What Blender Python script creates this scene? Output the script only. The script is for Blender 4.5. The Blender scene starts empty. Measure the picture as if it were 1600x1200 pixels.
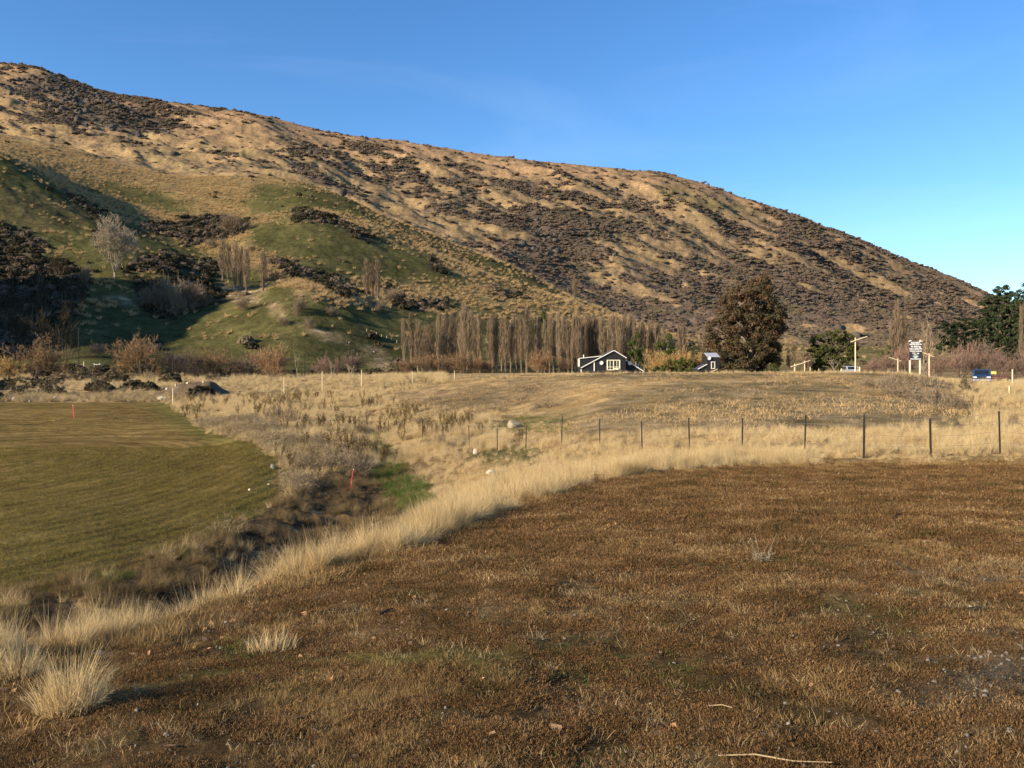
import bpy, math, random
import numpy as np
from mathutils import Vector, Matrix
R = math.radians
C = bpy.context.scene
COL = C.collection
rs = np.random.RandomState(7)
random.seed(7)

# ------------------------------------------------------------------ camera, sky, sun
F = 1340.0          # focal length in pixels of the 1600 px wide photograph
HOR = 575.0         # row of the horizon
cd = bpy.data.cameras.new('camera'); cam = bpy.data.objects.new('camera', cd); COL.objects.link(cam)
cam.location = (0, 0, 0); cam.rotation_euler = (R(90), 0, 0)
cd.sensor_width = 36; cd.lens = 36*F/1600; cd.shift_y = -25/1600
cd.clip_start = 0.05; cd.clip_end = 20000
C.camera = cam
SUN_EL = 19.0
SUN_DIR = Vector((0.86, 0.50, 0)).normalized()*math.cos(R(SUN_EL)) + Vector((0, 0, -math.sin(R(SUN_EL))))
w = bpy.data.worlds.new('World'); C.world = w; w.use_nodes = True
nt = w.node_tree; bg = nt.nodes['Background']
sky = nt.nodes.new('ShaderNodeTexSky'); sky.sky_type = 'NISHITA'; sky.sun_disc = False
sky.sun_elevation = R(SUN_EL)
tosun = -SUN_DIR
sky.sun_rotation = math.atan2(tosun.x, tosun.y)
sky.altitude = 400; sky.air_density = 1.0; sky.dust_density = 0.25; sky.ozone_density = 2.2
hs = nt.nodes.new('ShaderNodeHueSaturation'); hs.inputs['Saturation'].default_value = 1.22; hs.inputs['Hue'].default_value = .504
nt.links.new(sky.outputs[0], hs.inputs['Color'])
tc = nt.nodes.new('ShaderNodeTexCoord'); mp = nt.nodes.new('ShaderNodeMapping'); mp.inputs['Scale'].default_value = (1.2, 2.0, 7.0); mp.inputs['Rotation'].default_value = (0, .12, .3)
cn = nt.nodes.new('ShaderNodeTexNoise'); cn.inputs['Scale'].default_value = 1.6; cn.inputs['Detail'].default_value = 7; cn.inputs['Roughness'].default_value = .55; cn.inputs['Distortion'].default_value = .6
cr = nt.nodes.new('ShaderNodeMapRange'); cr.inputs['From Min'].default_value = .5; cr.inputs['From Max'].default_value = .85; cr.inputs['To Max'].default_value = .09
cm = nt.nodes.new('ShaderNodeMix'); cm.data_type = 'RGBA'; cm.inputs[7].default_value = (5.2, 6.0, 7.2, 1)
nt.links.new(tc.outputs['Generated'], mp.inputs[0]); nt.links.new(mp.outputs[0], cn.inputs['Vector']); nt.links.new(cn.outputs['Fac'], cr.inputs[0])
nt.links.new(cr.outputs[0], cm.inputs[0]); tn_ = nt.nodes.new('ShaderNodeMix'); tn_.data_type = 'RGBA'; tn_.blend_type = 'MULTIPLY'; tn_.inputs[0].default_value = 1; tn_.inputs[7].default_value = (.74, .88, 1.0, 1); nt.links.new(hs.outputs[0], tn_.inputs[6]); nt.links.new(tn_.outputs[2], cm.inputs[6]); nt.links.new(cm.outputs[2], bg.inputs[0])
bg.inputs[1].default_value = 0.11
sl = bpy.data.lights.new('sun', 'SUN'); so = bpy.data.objects.new('sun', sl); COL.objects.link(so)
so.rotation_euler = SUN_DIR.to_track_quat('-Z', 'Y').to_euler()
sl.energy = 5.0; sl.angle = R(0.6); sl.color = (1.0, 0.83, 0.61)
C.view_settings.view_transform = 'Standard'; C.view_settings.look = 'None'
C.view_settings.exposure = 1.0; C.view_settings.gamma = 1.0
C.cycles.max_bounces = 4; C.cycles.diffuse_bounces = 2; C.cycles.glossy_bounces = 2
C.cycles.transmission_bounces = 3; C.cycles.transparent_max_bounces = 6
C.cycles.use_denoising = True; C.cycles.denoiser = 'OPENIMAGEDENOISE'; C.cycles.denoising_input_passes = 'RGB_ALBEDO_NORMAL'; C.cycles.denoising_prefilter = 'ACCURATE'

# ------------------------------------------------------------------ object helpers
def tag(o, label=None, cat=None, group=None, kind=None):
    if label: o['label'] = label
    if cat: o['category'] = cat
    if group: o['group'] = group
    if kind: o['kind'] = kind
    return o
def thing(name, label, cat, loc=(0, 0, 0), rz=0, group=None):
    o = bpy.data.objects.new(name, None); COL.objects.link(o)
    o.location = loc; o.rotation_euler = (0, 0, rz); o.empty_display_size = 0.3
    return tag(o, label, cat, group)
def mesh_np(name, V, Fc, attrs=None, smooth=False, uv=None):
    V = np.asarray(V, np.float32); Fc = np.asarray(Fc, np.int32)
    me = bpy.data.meshes.new(name)
    k = Fc.shape[1]
    me.vertices.add(len(V)); me.vertices.foreach_set('co', V.ravel())
    me.loops.add(Fc.size); me.loops.foreach_set('vertex_index', Fc.ravel())
    me.polygons.add(len(Fc)); me.polygons.foreach_set('loop_start', np.arange(0, Fc.size, k, dtype=np.int32))
    me.update(calc_edges=True)
    if smooth: me.polygons.foreach_set('use_smooth', np.ones(len(Fc), bool))
    for an, (ty, arr) in (attrs or {}).items():
        a = me.attributes.new(an, ty, 'POINT')
        if ty == 'FLOAT_COLOR': a.data.foreach_set('color', np.asarray(arr, np.float32).ravel())
        elif ty == 'FLOAT_VECTOR': a.data.foreach_set('vector', np.asarray(arr, np.float32).ravel())
        else: a.data.foreach_set('value', np.asarray(arr, np.int32 if ty == 'INT' else np.float32).ravel())
    return me
def link(name, me, mat, parent=None, loc=None):
    o = bpy.data.objects.new(name, me)
    if mat is not None and not me.materials: me.materials.append(mat)
    COL.objects.link(o)
    if parent: o.parent = parent
    if loc is not None: o.location = loc
    return o
class MB:
    """collects boxes, tubes, lathes and prisms into one mesh"""
    def __init__(s): s.v = []; s.f = []
    def add(s, v, f):
        n = len(s.v); s.v += [tuple(p) for p in v]; s.f += [tuple(i+n for i in q) for q in f]
    def box(s, cx, cy, cz, sx, sy, sz, rot=None, top=1.0):
        v = []
        for z, t in ((-.5, 1), (.5, top)):
            for x, y in ((-.5, -.5), (.5, -.5), (.5, .5), (-.5, .5)):
                p = Vector((x*sx*t, y*sy*t, z*sz))
                if rot is not None: p = rot @ p
                v.append((p.x+cx, p.y+cy, p.z+cz))
        s.add(v, [(3, 2, 1, 0), (4, 5, 6, 7), (0, 1, 5, 4), (1, 2, 6, 5), (2, 3, 7, 6), (3, 0, 4, 7)]); return s
    def tube(s, pts, rad, n=8):
        pts = [Vector(p) for p in pts]
        if not hasattr(rad, '__len__'): rad = [rad]*len(pts)
        v = []; f = []
        for i, p in enumerate(pts):
            d = (pts[min(i+1, len(pts)-1)]-pts[max(i-1, 0)]).normalized()
            a = d.orthogonal().normalized() if i == 0 else (a - d*a.dot(d)).normalized()
            b = d.cross(a)
            for k in range(n):
                t = 2*math.pi*k/n; q = p + (a*math.cos(t)+b*math.sin(t))*rad[i]; v.append(tuple(q))
        for i in range(len(pts)-1):
            for k in range(n):
                f.append((i*n+k, i*n+(k+1) % n, (i+1)*n+(k+1) % n, (i+1)*n+k))
        f.append(tuple(range(n-1, -1, -1))); f.append(tuple((len(pts)-1)*n+k for k in range(n)))
        s.add(v, f); return s
    def prism(s, poly, y0, y1):
        """polygon in x,z (counter-clockwise seen from -y) pushed from y0 to y1"""
        n = len(poly)
        v = [(x, y0, z) for x, z in poly]+[(x, y1, z) for x, z in poly]
        f = [tuple(range(n)), tuple(range(2*n-1, n-1, -1))]
        f += [(i, i+n, (i+1) % n+n, (i+1) % n) for i in range(n)]
        s.add(v, f); return s
    def build(s, name, mat, parent=None, loc=None, bevel=0, smooth=False):
        me = bpy.data.meshes.new(name); me.from_pydata(s.v, [], s.f); me.update()
        if smooth: me.polygons.foreach_set('use_smooth', np.ones(len(me.polygons), bool))
        o = link(name, me, mat, parent, loc)
        if bevel:
            m = o.modifiers.new('bevel', 'BEVEL'); m.width = bevel; m.segments = 2
        return o
def copy_tree(o, parent=None):
    c = o.copy(); COL.objects.link(c)
    if parent: c.parent = parent
    for ch in list(o.children): copy_tree(ch, c)
    return c

# ------------------------------------------------------------------ numpy noise
_perm = rs.permutation(4096).astype(np.int64)
_ang = rs.rand(4096)*2*np.pi
_gx, _gy = np.cos(_ang), np.sin(_ang)
def perlin(x, y):
    xi = np.floor(x).astype(np.int64); yi = np.floor(y).astype(np.int64)
    xf = x-xi; yf = y-yi
    u = xf*xf*xf*(xf*(xf*6-15)+10); v = yf*yf*yf*(yf*(yf*6-15)+10)
    def g(ix, iy, dx, dy):
        h = _perm[(_perm[ix & 4095]+iy) & 4095]
        return _gx[h]*dx+_gy[h]*dy
    a = g(xi, yi, xf, yf); b = g(xi+1, yi, xf-1, yf)
    c = g(xi, yi+1, xf, yf-1); d = g(xi+1, yi+1, xf-1, yf-1)
    return 1.5*((a*(1-u)+b*u)*(1-v)+(c*(1-u)+d*u)*v)
def fbm(x, y, octs=4, gain=0.5, lac=2.03, ridged=False):
    t = 0; a = 1; n = 0
    for i in range(octs):
        p = perlin(x+17.3*i, y-9.1*i)
        if ridged: p = 1-2*np.abs(p)
        t = t+a*p; n += a; a *= gain; x = x*lac; y = y*lac
    return t/n
def sstep(a, b, x):
    t = np.clip((x-a)/(b-a), 0, 1); return t*t*(3-2*t)

# ------------------------------------------------------------------ terrain: lines of known distance and height
# every line runs from left to right: (column, distance, height) with the height as a number (metres above
# the eye) or as 'p<row>' where the photograph shows that line against the horizon row
def zz(v, Y): return (HOR-float(v[1:]))*Y/F if isinstance(v, str) else v
LINES = [
 [(-1600, .7, -1.5), (3200, .7, -1.5)],
 [(-1600, 1.6, -1.62), (-300, 3, -1.66), (200, 4, -1.68), (800, 5.5, -1.74), (1200, 8, -1.86), (1600, 9, -1.88), (3200, 7, -1.8)],
 # edge of the mown terrace, top of the bank
 [(-1600, 2.3, -1.7), (-800, 3.4, -1.74), (0, 5.3, 'p1040'), (250, 6.8, 'p978'), (450, 8.7, 'p908'), (650, 10.7, 'p853'),
  (750, 13.1, 'p812'), (900, 17.4, 'p762'), (1000, 20, 'p739'), (1160, 21.5, 'p727'), (1600, 21.3, 'p722'), (2400, 19, -2.3), (3200, 12, -2)],
 # bottom of the ditch and swale
 [(-1600, 7, -5.3), (-800, 9, -5.3), (0, 11.8, -5.3), (250, 14, -5.35), (450, 18, -5.4), (560, 24, -5.35), (640, 31, 'p790'),
  (700, 34, -4.8), (765, 33, -4.05), (850, 32, -3.6), (937, 31, -3.2), (1077, 28, -2.85), (1200, 26, -2.62), (1350, 25, -2.5), (1600, 24.5, -2.45), (2400, 24, -2.4), (3200, 20, -2.2)],
 # near edge of the sown field, far side of the ditch
 [(-1600, 11, -4.75), (-800, 13.5, -4.75), (0, 17.2, -4.75), (150, 19.0, -4.75), (340, 24.0, -4.75), (430, 30, -4.8), (480, 36, -4.75), (520, 40, -4.75),
  (560, 42, -4.95), (610, 44, -5.1), (640, 44, -4.85), (680, 45, -4.45), (742, 45, -4.35), (800, 44, -4.0), (870, 40, -3.4), (950, 38, -3.1), (1077, 36, -2.8), (1200, 34, -2.6), (1600, 32, -2.4), (3200, 30, -2.3)],
 [(-1600, 60, -4.8), (270, 60, -4.8), (330, 61, -4.75), (380, 58, -4.35), (440, 58, -4.3), (520, 58, -4.5), (570, 58, -5.0), (600, 60, -4.9), (650, 64, -4.3), (720, 66, -4.0),
  (800, 60, -4.05), (870, 56, -3.5), (950, 52, -2.8), (1100, 50, -2.45), (1350, 50, -2.15), (1600, 48, -2.1), (3200, 45, -2)],
 [(-1600, 125, -4.8), (250, 123, -4.8), (290, 120, -4.6), (400, 118, -4.3), (500, 118, -3.8), (600, 118, -2.95), (700, 115, -2.0), (800, 112, -1.15), (900, 108, -.8),
  (1000, 105, -.62), (1100, 102, -.6), (1250, 100, -.55), (1350, 98, -.5), (1420, 96, -.6), (1490, 92, -1.6), (1520, 92, -1.75), (1700, 92, -1.75), (3200, 90, -1.7)],
 [(-1600, 155, -3.6), (0, 150, -3.7), (300, 150, -3.5), (450, 150, -3.0), (600, 150, -2.2), (800, 150, -1.3), (1000, 140, -1.0), (1350, 135, -1.1), (1480, 130, -2.0), (1700, 130, -2.0), (3200, 130, -2)],
 [(-1600, 165, 8), (-900, 176, 3), (-300, 190, -2.4), (0, 195, -2.7), (300, 195, -2.7), (500, 195, -2.2), (800, 195, -1.3), (1200, 190, -1.2), (1600, 190, -1.5), (3200, 190, -1.5)],
 # foot of the hills; unseen left end raised to shadow the left slope
 [(-1600, 186, 64), (-1050, 196, 56), (-680, 210, 10), (-300, 225, 1), (0, 235, 'p581'), (80, 236, 'p576'), (150, 238, 'p571'), (230, 245, 'p578'), (300, 250, 'p584'), (500, 260, 'p585'), (700, 280, 'p583'), (1100, 300, 'p582'), (1600, 330, 'p581'), (3200, 300, -1.3)],
 # front spur and the brow above the green flat; the unseen left hill is added to cast shade
 [(-1600, 270, 110), (-900, 275, 118), (-600, 285, 60), (-350, 300, 33), (-150, 325, 22), (0, 340, 'p492'), (110, 345, 'p482'), (150, 350, 'p482'), (250, 370, 'p490'), (330, 370, 'p478'), (400, 370, 'p462'),
  (440, 375, 'p446'), (480, 380, 'p436'), (540, 390, 'p452'), (600, 400, 'p473'), (680, 410, 'p485'), (760, 420, 'p495'), (900, 430, 'p506'), (1000, 420, 'p522'), (1040, 410, 'p542'),
  (1080, 400, 'p562'), (1200, 400, 'p569'), (1600, 420, 'p571'), (3200, 420, 'p572')],
 # gully behind the front spur
 [(-1600, 360, 50), (-900, 365, 70), (-500, 375, 50), (-200, 380, 38), (0, 390, 'p455'), (100, 395, 'p440'), (180, 398, 'p430'), (250, 405, 'p436'), (330, 420, 'p452'), (400, 430, 'p449'), (480, 440, 'p441'), (590, 445, 'p469'), (700, 460, 'p485'),
  (760, 470, 'p494'), (900, 490, 'p504'), (1000, 480, 'p524'), (1080, 470, 'p552'), (1200, 480, 'p564'), (1600, 520, 'p567'), (3200, 500, 'p570')],
 # crest of the green spurs
 [(-1600, 640, 210), (-400, 650, 190), (0, 650, 'p236'), (60, 645, 'p268'), (120, 640, 'p303'), (200, 620, 'p343'), (260, 600, 'p368'), (320, 580, 'p385'), (360, 590, 'p368'), (400, 600, 'p346'), (480, 610, 'p328'), (560, 600, 'p346'),
  (620, 590, 'p376'), (700, 580, 'p406'), (780, 570, 'p437'), (850, 560, 'p462'), (940, 555, 'p492'), (1020, 545, 'p517'), (1080, 540, 'p545'), (1200, 545, 'p560'), (1600, 560, 'p565'), (3200, 560, 'p568')],
 [(-1600, 700, 215), (-400, 700, 195), (0, 700, 'p238'), (60, 695, 'p266'), (120, 690, 'p298'), (200, 680, 'p325'), (260, 670, 'p345'), (320, 660, 'p352'), (365, 655, 'p352'), (420, 670, 'p330'), (480, 670, 'p324'), (560, 655, 'p338'), (620, 640, 'p366'),
  (700, 625, 'p400'), (780, 610, 'p430'), (850, 600, 'p456'), (940, 590, 'p489'), (1020, 585, 'p514'), (1080, 585, 'p541'), (1200, 590, 'p556'), (1600, 600, 'p562'), (3200, 600, 'p566')],
 # upper green spur
 [(-1600, 800, 250), (-400, 800, 225), (0, 800, 'p222'), (100, 800, 'p250'), (200, 800, 'p272'), (300, 800, 'p284'), (400, 790, 'p286'), (470, 780, 'p287'), (530, 765, 'p304'), (600, 745, 'p338'), (660, 725, 'p362'), (720, 705, 'p386'),
  (780, 690, 'p407'), (850, 670, 'p440'), (900, 660, 'p468'), (1000, 650, 'p505'), (1100, 650, 'p538'), (1600, 660, 'p558'), (3200, 660, 'p562')],
 [(-1600, 900, 275), (-400, 900, 250), (0, 900, 'p205'), (200, 900, 'p250'), (300, 900, 'p266'), (400, 890, 'p277'), (470, 880, 'p287'), (530, 865, 'p312'), (600, 845, 'p350'), (660, 825, 'p374'), (720, 805, 'p398'),
  (780, 790, 'p420'), (850, 770, 'p448'), (900, 760, 'p474'), (1000, 750, 'p503'), (1100, 750, 'p528'), (1600, 760, 'p552'), (3200, 760, 'p558')],
 [(-1600, 1200, 410), (-400, 1200, 370), (0, 1200, 'p155'), (200, 1200, 'p205'), (400, 1200, 'p235'), (600, 1200, 'p285'), (800, 1200, 'p325'), (1000, 1200, 'p375'), (1200, 1200, 'p432'), (1400, 1250, 'p492'), (1600, 1300, 'p540'), (3200, 1300, 'p556')],
 # skyline
 [(-1600, 1500, 560), (-500, 1500, 540), (-150, 1500, 'p98'), (0, 1500, 'p106'), (45, 1500, 'p104'), (75, 1500, 'p113'), (100, 1500, 'p125'), (150, 1510, 'p144'), (180, 1510, 'p152'), (250, 1520, 'p162'), (350, 1530, 'p177'), (410, 1540, 'p182'),
  (450, 1540, 'p194'), (500, 1550, 'p208'), (560, 1560, 'p219'), (640, 1580, 'p226'), (700, 1600, 'p238'), (760, 1620, 'p248'), (830, 1640, 'p253'), (900, 1660, 'p262'), (960, 1680, 'p268'), (1040, 1700, 'p273'), (1100, 1700, 'p290'),
  (1160, 1720, 'p312'), (1230, 1740, 'p330'), (1290, 1760, 'p355'), (1350, 1780, 'p378'), (1400, 1800, 'p402'), (1450, 1800, 'p418'), (1500, 1800, 'p438'), (1540, 1800, 'p456'), (1600, 1800, 'p478'), (1800, 1800, 'p530'), (2200, 1800, 'p560'), (3200, 1800, 'p568')],
 [(-1600, 1900, 500), (0, 1900, 500), (800, 2100, 330), (1600, 2300, 60), (3200, 2300, 0)],
 [(-1600, 3500, 100), (0, 3500, 100), (1600, 4000, 0), (3200, 4000, -5)],
]
PX = np.concatenate([np.arange(-1600, -120, 22.), np.arange(-120, 1720, 2.4), np.arange(1720, 3201, 22.)])
def logs(a, b, s): return np.exp(np.arange(math.log(a), math.log(b), s))
YR = np.concatenate([logs(.7, 12, .0115), logs(12, 60, .0085), logs(60, 300, .009), logs(300, 1900, .0046), logs(1900, 4000, .06)])
NC, NR = len(PX), len(YR)
KY = []; KZ = []
for L in LINES:
    p = np.array([a[0] for a in L], float); y = np.array([a[1] for a in L], float); z = np.array([zz(a[2], a[1]) for a in L], float)
    fine = np.arange(-1700, 3301, 2.)
    yy = np.interp(fine, p, y); ez = np.interp(fine, p, z/y)
    ker = np.exp(-0.5*(np.arange(-24, 25)/8.)**2); ker /= ker.sum()
    yy = np.convolve(np.pad(yy, 24, 'edge'), ker, 'valid'); ez = np.convolve(np.pad(ez, 24, 'edge'), ker, 'valid')
    Yk = np.interp(PX, fine, yy); KY.append(Yk); KZ.append(np.interp(PX, fine, ez)*Yk)
KY = np.array(KY); KZ = np.array(KZ)
def pchip(x, y, xq):
    h = np.diff(x); d = np.diff(y)/h
    m = np.zeros_like(y)
    same = d[:-1]*d[1:] > 0
    w1 = 2*h[1:]+h[:-1]; w2 = h[1:]+2*h[:-1]
    with np.errstate(all='ignore'):
        m[1:-1] = np.where(same, (w1+w2)/(w1/d[:-1]+w2/d[1:]), 0)
    m[0] = d[0]; m[-1] = d[-1]
    i = np.clip(np.searchsorted(x, xq)-1, 0, len(x)-2)
    t = (xq-x[i])/h[i]; t2 = t*t; t3 = t2*t
    return (2*t3-3*t2+1)*y[i]+(t3-2*t2+t)*h[i]*m[i]+(-2*t3+3*t2)*y[i+1]+(t3-t2)*h[i]*m[i+1]
ZG = np.zeros((NR, NC))
for j in range(NC): ZG[:, j] = pchip(KY[:, j], KZ[:, j], np.clip(YR, KY[0, j], KY[-1, j]))
YY = np.repeat(YR[:, None], NC, 1); XX = (PX[None, :]-800)/F*YY
PXX = np.repeat(PX[None, :], NR, 0)
k = lambda n: KY[n][None, :]
onterrace = 1-sstep(-.6, 1.2, YY-k(2))                 # mown terrace
ZG += (0.04*fbm(XX*.9, YY*.9, 4)+.022*fbm(XX*4.5, YY*4.5, 3)*(YY < 30))*sstep(1, 3, YY)
rough = sstep(0, 1.5, YY-k(2))*(1-sstep(-2, 1, YY-k(4)))
ZG += rough*(0.22*fbm(XX*.55, YY*.55, 4)+.10*np.abs(perlin(XX*1.3, YY*1.3)))
infield = (PXX < 470)*sstep(-.5, 1.0, YY-k(4))*(1-sstep(-6, 0, YY-k(6)))
# where the sown field ends on its right side (column as a function of distance)
FE_Y = [17, 24, 30, 36, 42, 50, 61, 75, 99, 125, 200]; FE_P = [345, 345, 430, 452, 442, 395, 335, 300, 275, 262, 262]
fedge = np.interp(YY, FE_Y, FE_P)+14*perlin(YY*.35, YY*0)
infield = infield*(1-sstep(-8, 10, PXX-fedge))
ZG -= 0.02*infield
marsh = (1-infield)*sstep(0, 3, YY-k(4))*(1-sstep(-5, 25, YY-k(7)))*(1-sstep(800, 980, PXX-(YY-60)*0))
ZG += marsh*0.28*fbm(XX*.28, YY*.28, 5)
padd = sstep(800, 980, PXX)*sstep(0, 3, YY-k(4))*(1-sstep(-5, 25, YY-k(7)))
ZG += padd*0.13*fbm(XX*.15, YY*.15, 4)
plain = sstep(-2, 5, YY-k(6))*(1-sstep(-15, 5, YY-k(9)))
ZG += plain*0.25*fbm(XX*.08, YY*.08, 4)
hill = sstep(5, 60, YY-k(9))*(1-sstep(-60, 60, YY-k(14)))
u = (XX*.93-YY*.36); v = (XX*.36+YY*.93)
ZG += hill*(3.2*fbm(u/70, v/38, 5)+.9*fbm(XX/9, YY/9, 3))*np.clip((YY-k(9))/100, 0, 1)
mt = sstep(-20, 160, YY-k(14))
rid = fbm(u/330+3, v/120, 5, ridged=True)
ZG += mt*(26*(rid-.45)+5*(fbm(u/95+8, v/42, 4, ridged=True)-.4)+4.5*fbm(u/50, v/24, 5)+1.8*fbm(XX/11, YY/11, 3))*(1-sstep(-330, -20, YY-k(17))*.82)-5*mt*sstep(-300, -20, YY-k(17))
def H(px, Y):
    """height of the terrain at photograph column px and distance Y"""
    px = np.asarray(px, float); Y = np.asarray(Y, float)
    fi = np.interp(Y, YR, np.arange(NR)); fj = np.interp(px, PX, np.arange(NC))
    i = np.clip(fi.astype(int), 0, NR-2); j = np.clip(fj.astype(int), 0, NC-2); a = fi-i; b = fj-j
    return (ZG[i, j]*(1-a)+ZG[i+1, j]*a)*(1-b)+(ZG[i, j+1]*(1-a)+ZG[i+1, j+1]*a)*b
def HX(X, Y): return H(np.asarray(X)/np.asarray(Y)*F+800, Y)
def at(px, Y, dz=0.): return Vector(((px-800)/F*Y, Y, float(H(px, Y))+dz))
PYY = HOR-F*ZG/YY
def hit(px, py, ymin=3.):
    j = int(round(np.interp(px, PX, np.arange(NC)))); col = PYY[:, j]
    i0 = int(np.searchsorted(YR, ymin)); idx = np.nonzero(col[i0:] <= py)[0]
    i = i0+(int(idx[0]) if len(idx) else NR-30)
    if i > i0 and col[i-1] > py: t = (col[i-1]-py)/(col[i-1]-col[i]); Y = YR[i-1]+(YR[i]-YR[i-1])*t
    else: Y = YR[i]
    return Vector(((px-800)/F*Y, Y, float(H(px, Y))))

# ------------------------------------------------------------------ what grows where (cover maps)
SC_P = np.arange(0, 1601, 100.)
SC_Y = np.arange(110, 591, 30.)
SCRUB = np.array([[int(c) for c in r] for r in (
 '35200000000000000',   # 110
 '36510000000000000',   # 140
 '36731000000000000',   # 170
 '24622100000000000',   # 200
 '12133532100000000',   # 230
 '01223564321100000',   # 260
 '01111355552231000',   # 290
 '00111015764353100',   # 320
 '00010002687347620',   # 350
 '00000001584366531',   # 380
 '00000000763666543',   # 410
 '00000000676787655',   # 440
 '00000000067888865',   # 470
 '00000000078888766',   # 500
 '00000000088887777',   # 530
 '00000000088887777',   # 560
 '00000000078877777')], float)/9
def grid2(G, ps, ys, p, y):
    fj = np.clip(np.interp(p, ps, np.arange(len(ps))), 0, len(ps)-1.001); fi = np.clip(np.interp(y, ys, np.arange(len(ys))), 0, len(ys)-1.001)
    i = fi.astype(int); j = fj.astype(int); a = fi-i; b = fj-j
    return (G[i, j]*(1-a)+G[i+1, j]*a)*(1-b)+(G[i, j+1]*(1-a)+G[i+1, j+1]*a)*b
def inside(poly, p, y):
    r = np.zeros(p.shape, bool); n = len(poly)
    for a in range(n):
        x0, y0 = poly[a]; x1, y1 = poly[(a+1) % n]
        if y0 == y1: continue
        c = (y0 > y) != (y1 > y)
        r ^= c & (p < (x1-x0)*(y-y0)/(y1-y0)+x0)
    return r
GREEN = [  # pasture on the near hills
 [(-400, 230), (0, 236), (60, 268), (120, 303), (200, 343), (330, 392), (440, 440), (480, 470), (620, 480), (700, 490), (780, 520), (640, 590), (-400, 600)],
 [(120, 275), (200, 290), (250, 300), (300, 330), (290, 345), (200, 312), (130, 292)],
 [(395, 285), (480, 285), (545, 305), (600, 338), (660, 362), (760, 402), (850, 442), (900, 468), (830, 455), (700, 395), (600, 352), (500, 330), (450, 345), (385, 330)],
 [(385, 345), (480, 342), (560, 352), (630, 385), (690, 410), (740, 438), (700, 446), (640, 440), (590, 446), (480, 428), (390, 380)],
 [(700, 478), (860, 490), (1010, 520), (1100, 545), (1190, 560), (1190, 592), (640, 592), (600, 470)],
]
BROWN = [(0, 290), (60, 300), (140, 330), (130, 355), (60, 360), (0, 340)]
DARKS = [  # scrub lines, thickets and hillside shade painted dark on the near hills
 [(255, 398), (345, 408), (350, 425), (250, 425), (190, 420), (200, 410)], [(215, 440), (330, 430), (345, 470), (300, 480), (250, 500), (210, 470)],
 [(462, 328), (500, 330), (560, 355), (590, 375), (575, 378), (520, 352), (455, 345)], [(420, 402), (470, 415), (540, 440), (575, 465), (540, 462), (480, 440), (420, 415)],
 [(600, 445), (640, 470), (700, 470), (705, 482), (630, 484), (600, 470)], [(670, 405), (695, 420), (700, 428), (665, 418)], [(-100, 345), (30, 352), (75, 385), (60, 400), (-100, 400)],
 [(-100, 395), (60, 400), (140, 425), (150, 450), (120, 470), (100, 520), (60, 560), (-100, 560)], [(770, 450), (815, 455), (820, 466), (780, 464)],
 [(330, 335), (395, 345), (380, 365), (300, 385), (240, 360), (225, 352), (260, 350)], [(100, 300), (130, 318), (165, 345), (150, 343), (105, 315)],
]
SLIP = [[(425, 470), (450, 480), (445, 500), (420, 490)], [(470, 505), (530, 520), (545, 535), (500, 528)], [(158, 462), (195, 463), (215, 484), (180, 480)], [(345, 445), (400, 452), (425, 440), (400, 480), (360, 470)], [(560, 540), (600, 545), (615, 580), (590, 585)]]

wx = fbm(XX/25, YY/25, 4)*14; wy = fbm(XX/25+50, YY/25, 4)*9
PN = PXX+wx; YN = PYY+wy
jx = perlin(XX/2.2, YY/2.2)*3; jy = perlin(XX/2.2+31, YY/2.2)*2
def soft(P, b=5., where=None):
    m = np.zeros(PN.shape)
    for s_, t_ in ((0, 0), (1, .6), (-1, -.6), (.5, -1), (-.5, 1)): m += inside(P, PN+jx+b*s_, YN+jy+b*.7*t_)
    return m/5
onhill = YY > k(9)
near = onhill & (YY < k(14)+60)
green = np.zeros_like(ZG); dark = np.zeros_like(ZG); slip = np.zeros_like(ZG)
for P in GREEN: green = np.maximum(green, soft(P, 11)*near)
for P in DARKS: dark = np.maximum(dark, soft(P, 4)*near)
for P in SLIP: slip = np.maximum(slip, soft(P, 5)*near)
outl = (PXX < -20) & near; green[outl] = 1
outr = (PXX > 1250) & near
def rgb(*c): return np.array(c, float)
colr = np.zeros(ZG.shape+(3,))
def lay(mask, c, soft=None):
    global colr
    m = np.clip(mask, 0, 1)[..., None]; colr = colr*(1-m)+np.asarray(c)*m
n1 = fbm(XX/40, YY/40, 5); n2 = fbm(XX/6, YY/6, 5); n3 = fbm(XX*.7, YY*.7, 5); n4 = fbm(u/160, v/45, 5)
TAN = rgb(.275, .19, .098); TAN2 = rgb(.20, .14, .076)
# mountain
lay(onhill, TAN); lay(onhill*sstep(-.1, .5, n4), TAN2); lay(onhill*sstep(.0, .45, n1)*.6, rgb(.25, .19, .09))
lay(onhill*sstep(k(17)-420, k(17)-60, YY)*.6, rgb(.36, .22, .125))
G1 = grid2(SCRUB, SC_P, SC_Y, PN, YN)
scr_n = fbm(u/130, v/46, 6, .58)*.95+.22*fbm(XX/14, YY/14, 3)
scr = sstep(-.05, .08, (G1*.95-.53)-scr_n*1.15)*(G1 > .04)*mt
lay(scr, rgb(.12, .09, .068)); lay(onhill*mt*sstep(.0, .35, fbm(XX/22+5, YY/22, 5))*.5, rgb(.20, .14, .08)); lay(mt*soft([(1020, 285), (1080, 300), (1200, 335), (1150, 335), (1030, 310)], 8)*.7, rgb(.17, .14, .06)); lay(mt*soft([(30, 120), (60, 110), (150, 150), (215, 195), (225, 212), (160, 200), (110, 165), (40, 140)], 6)*.7, rgb(.10, .08, .065))
lay(scr*sstep(0, .3, fbm(XX/50+9, YY/50, 3)), rgb(.075, .07, .05))
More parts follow.
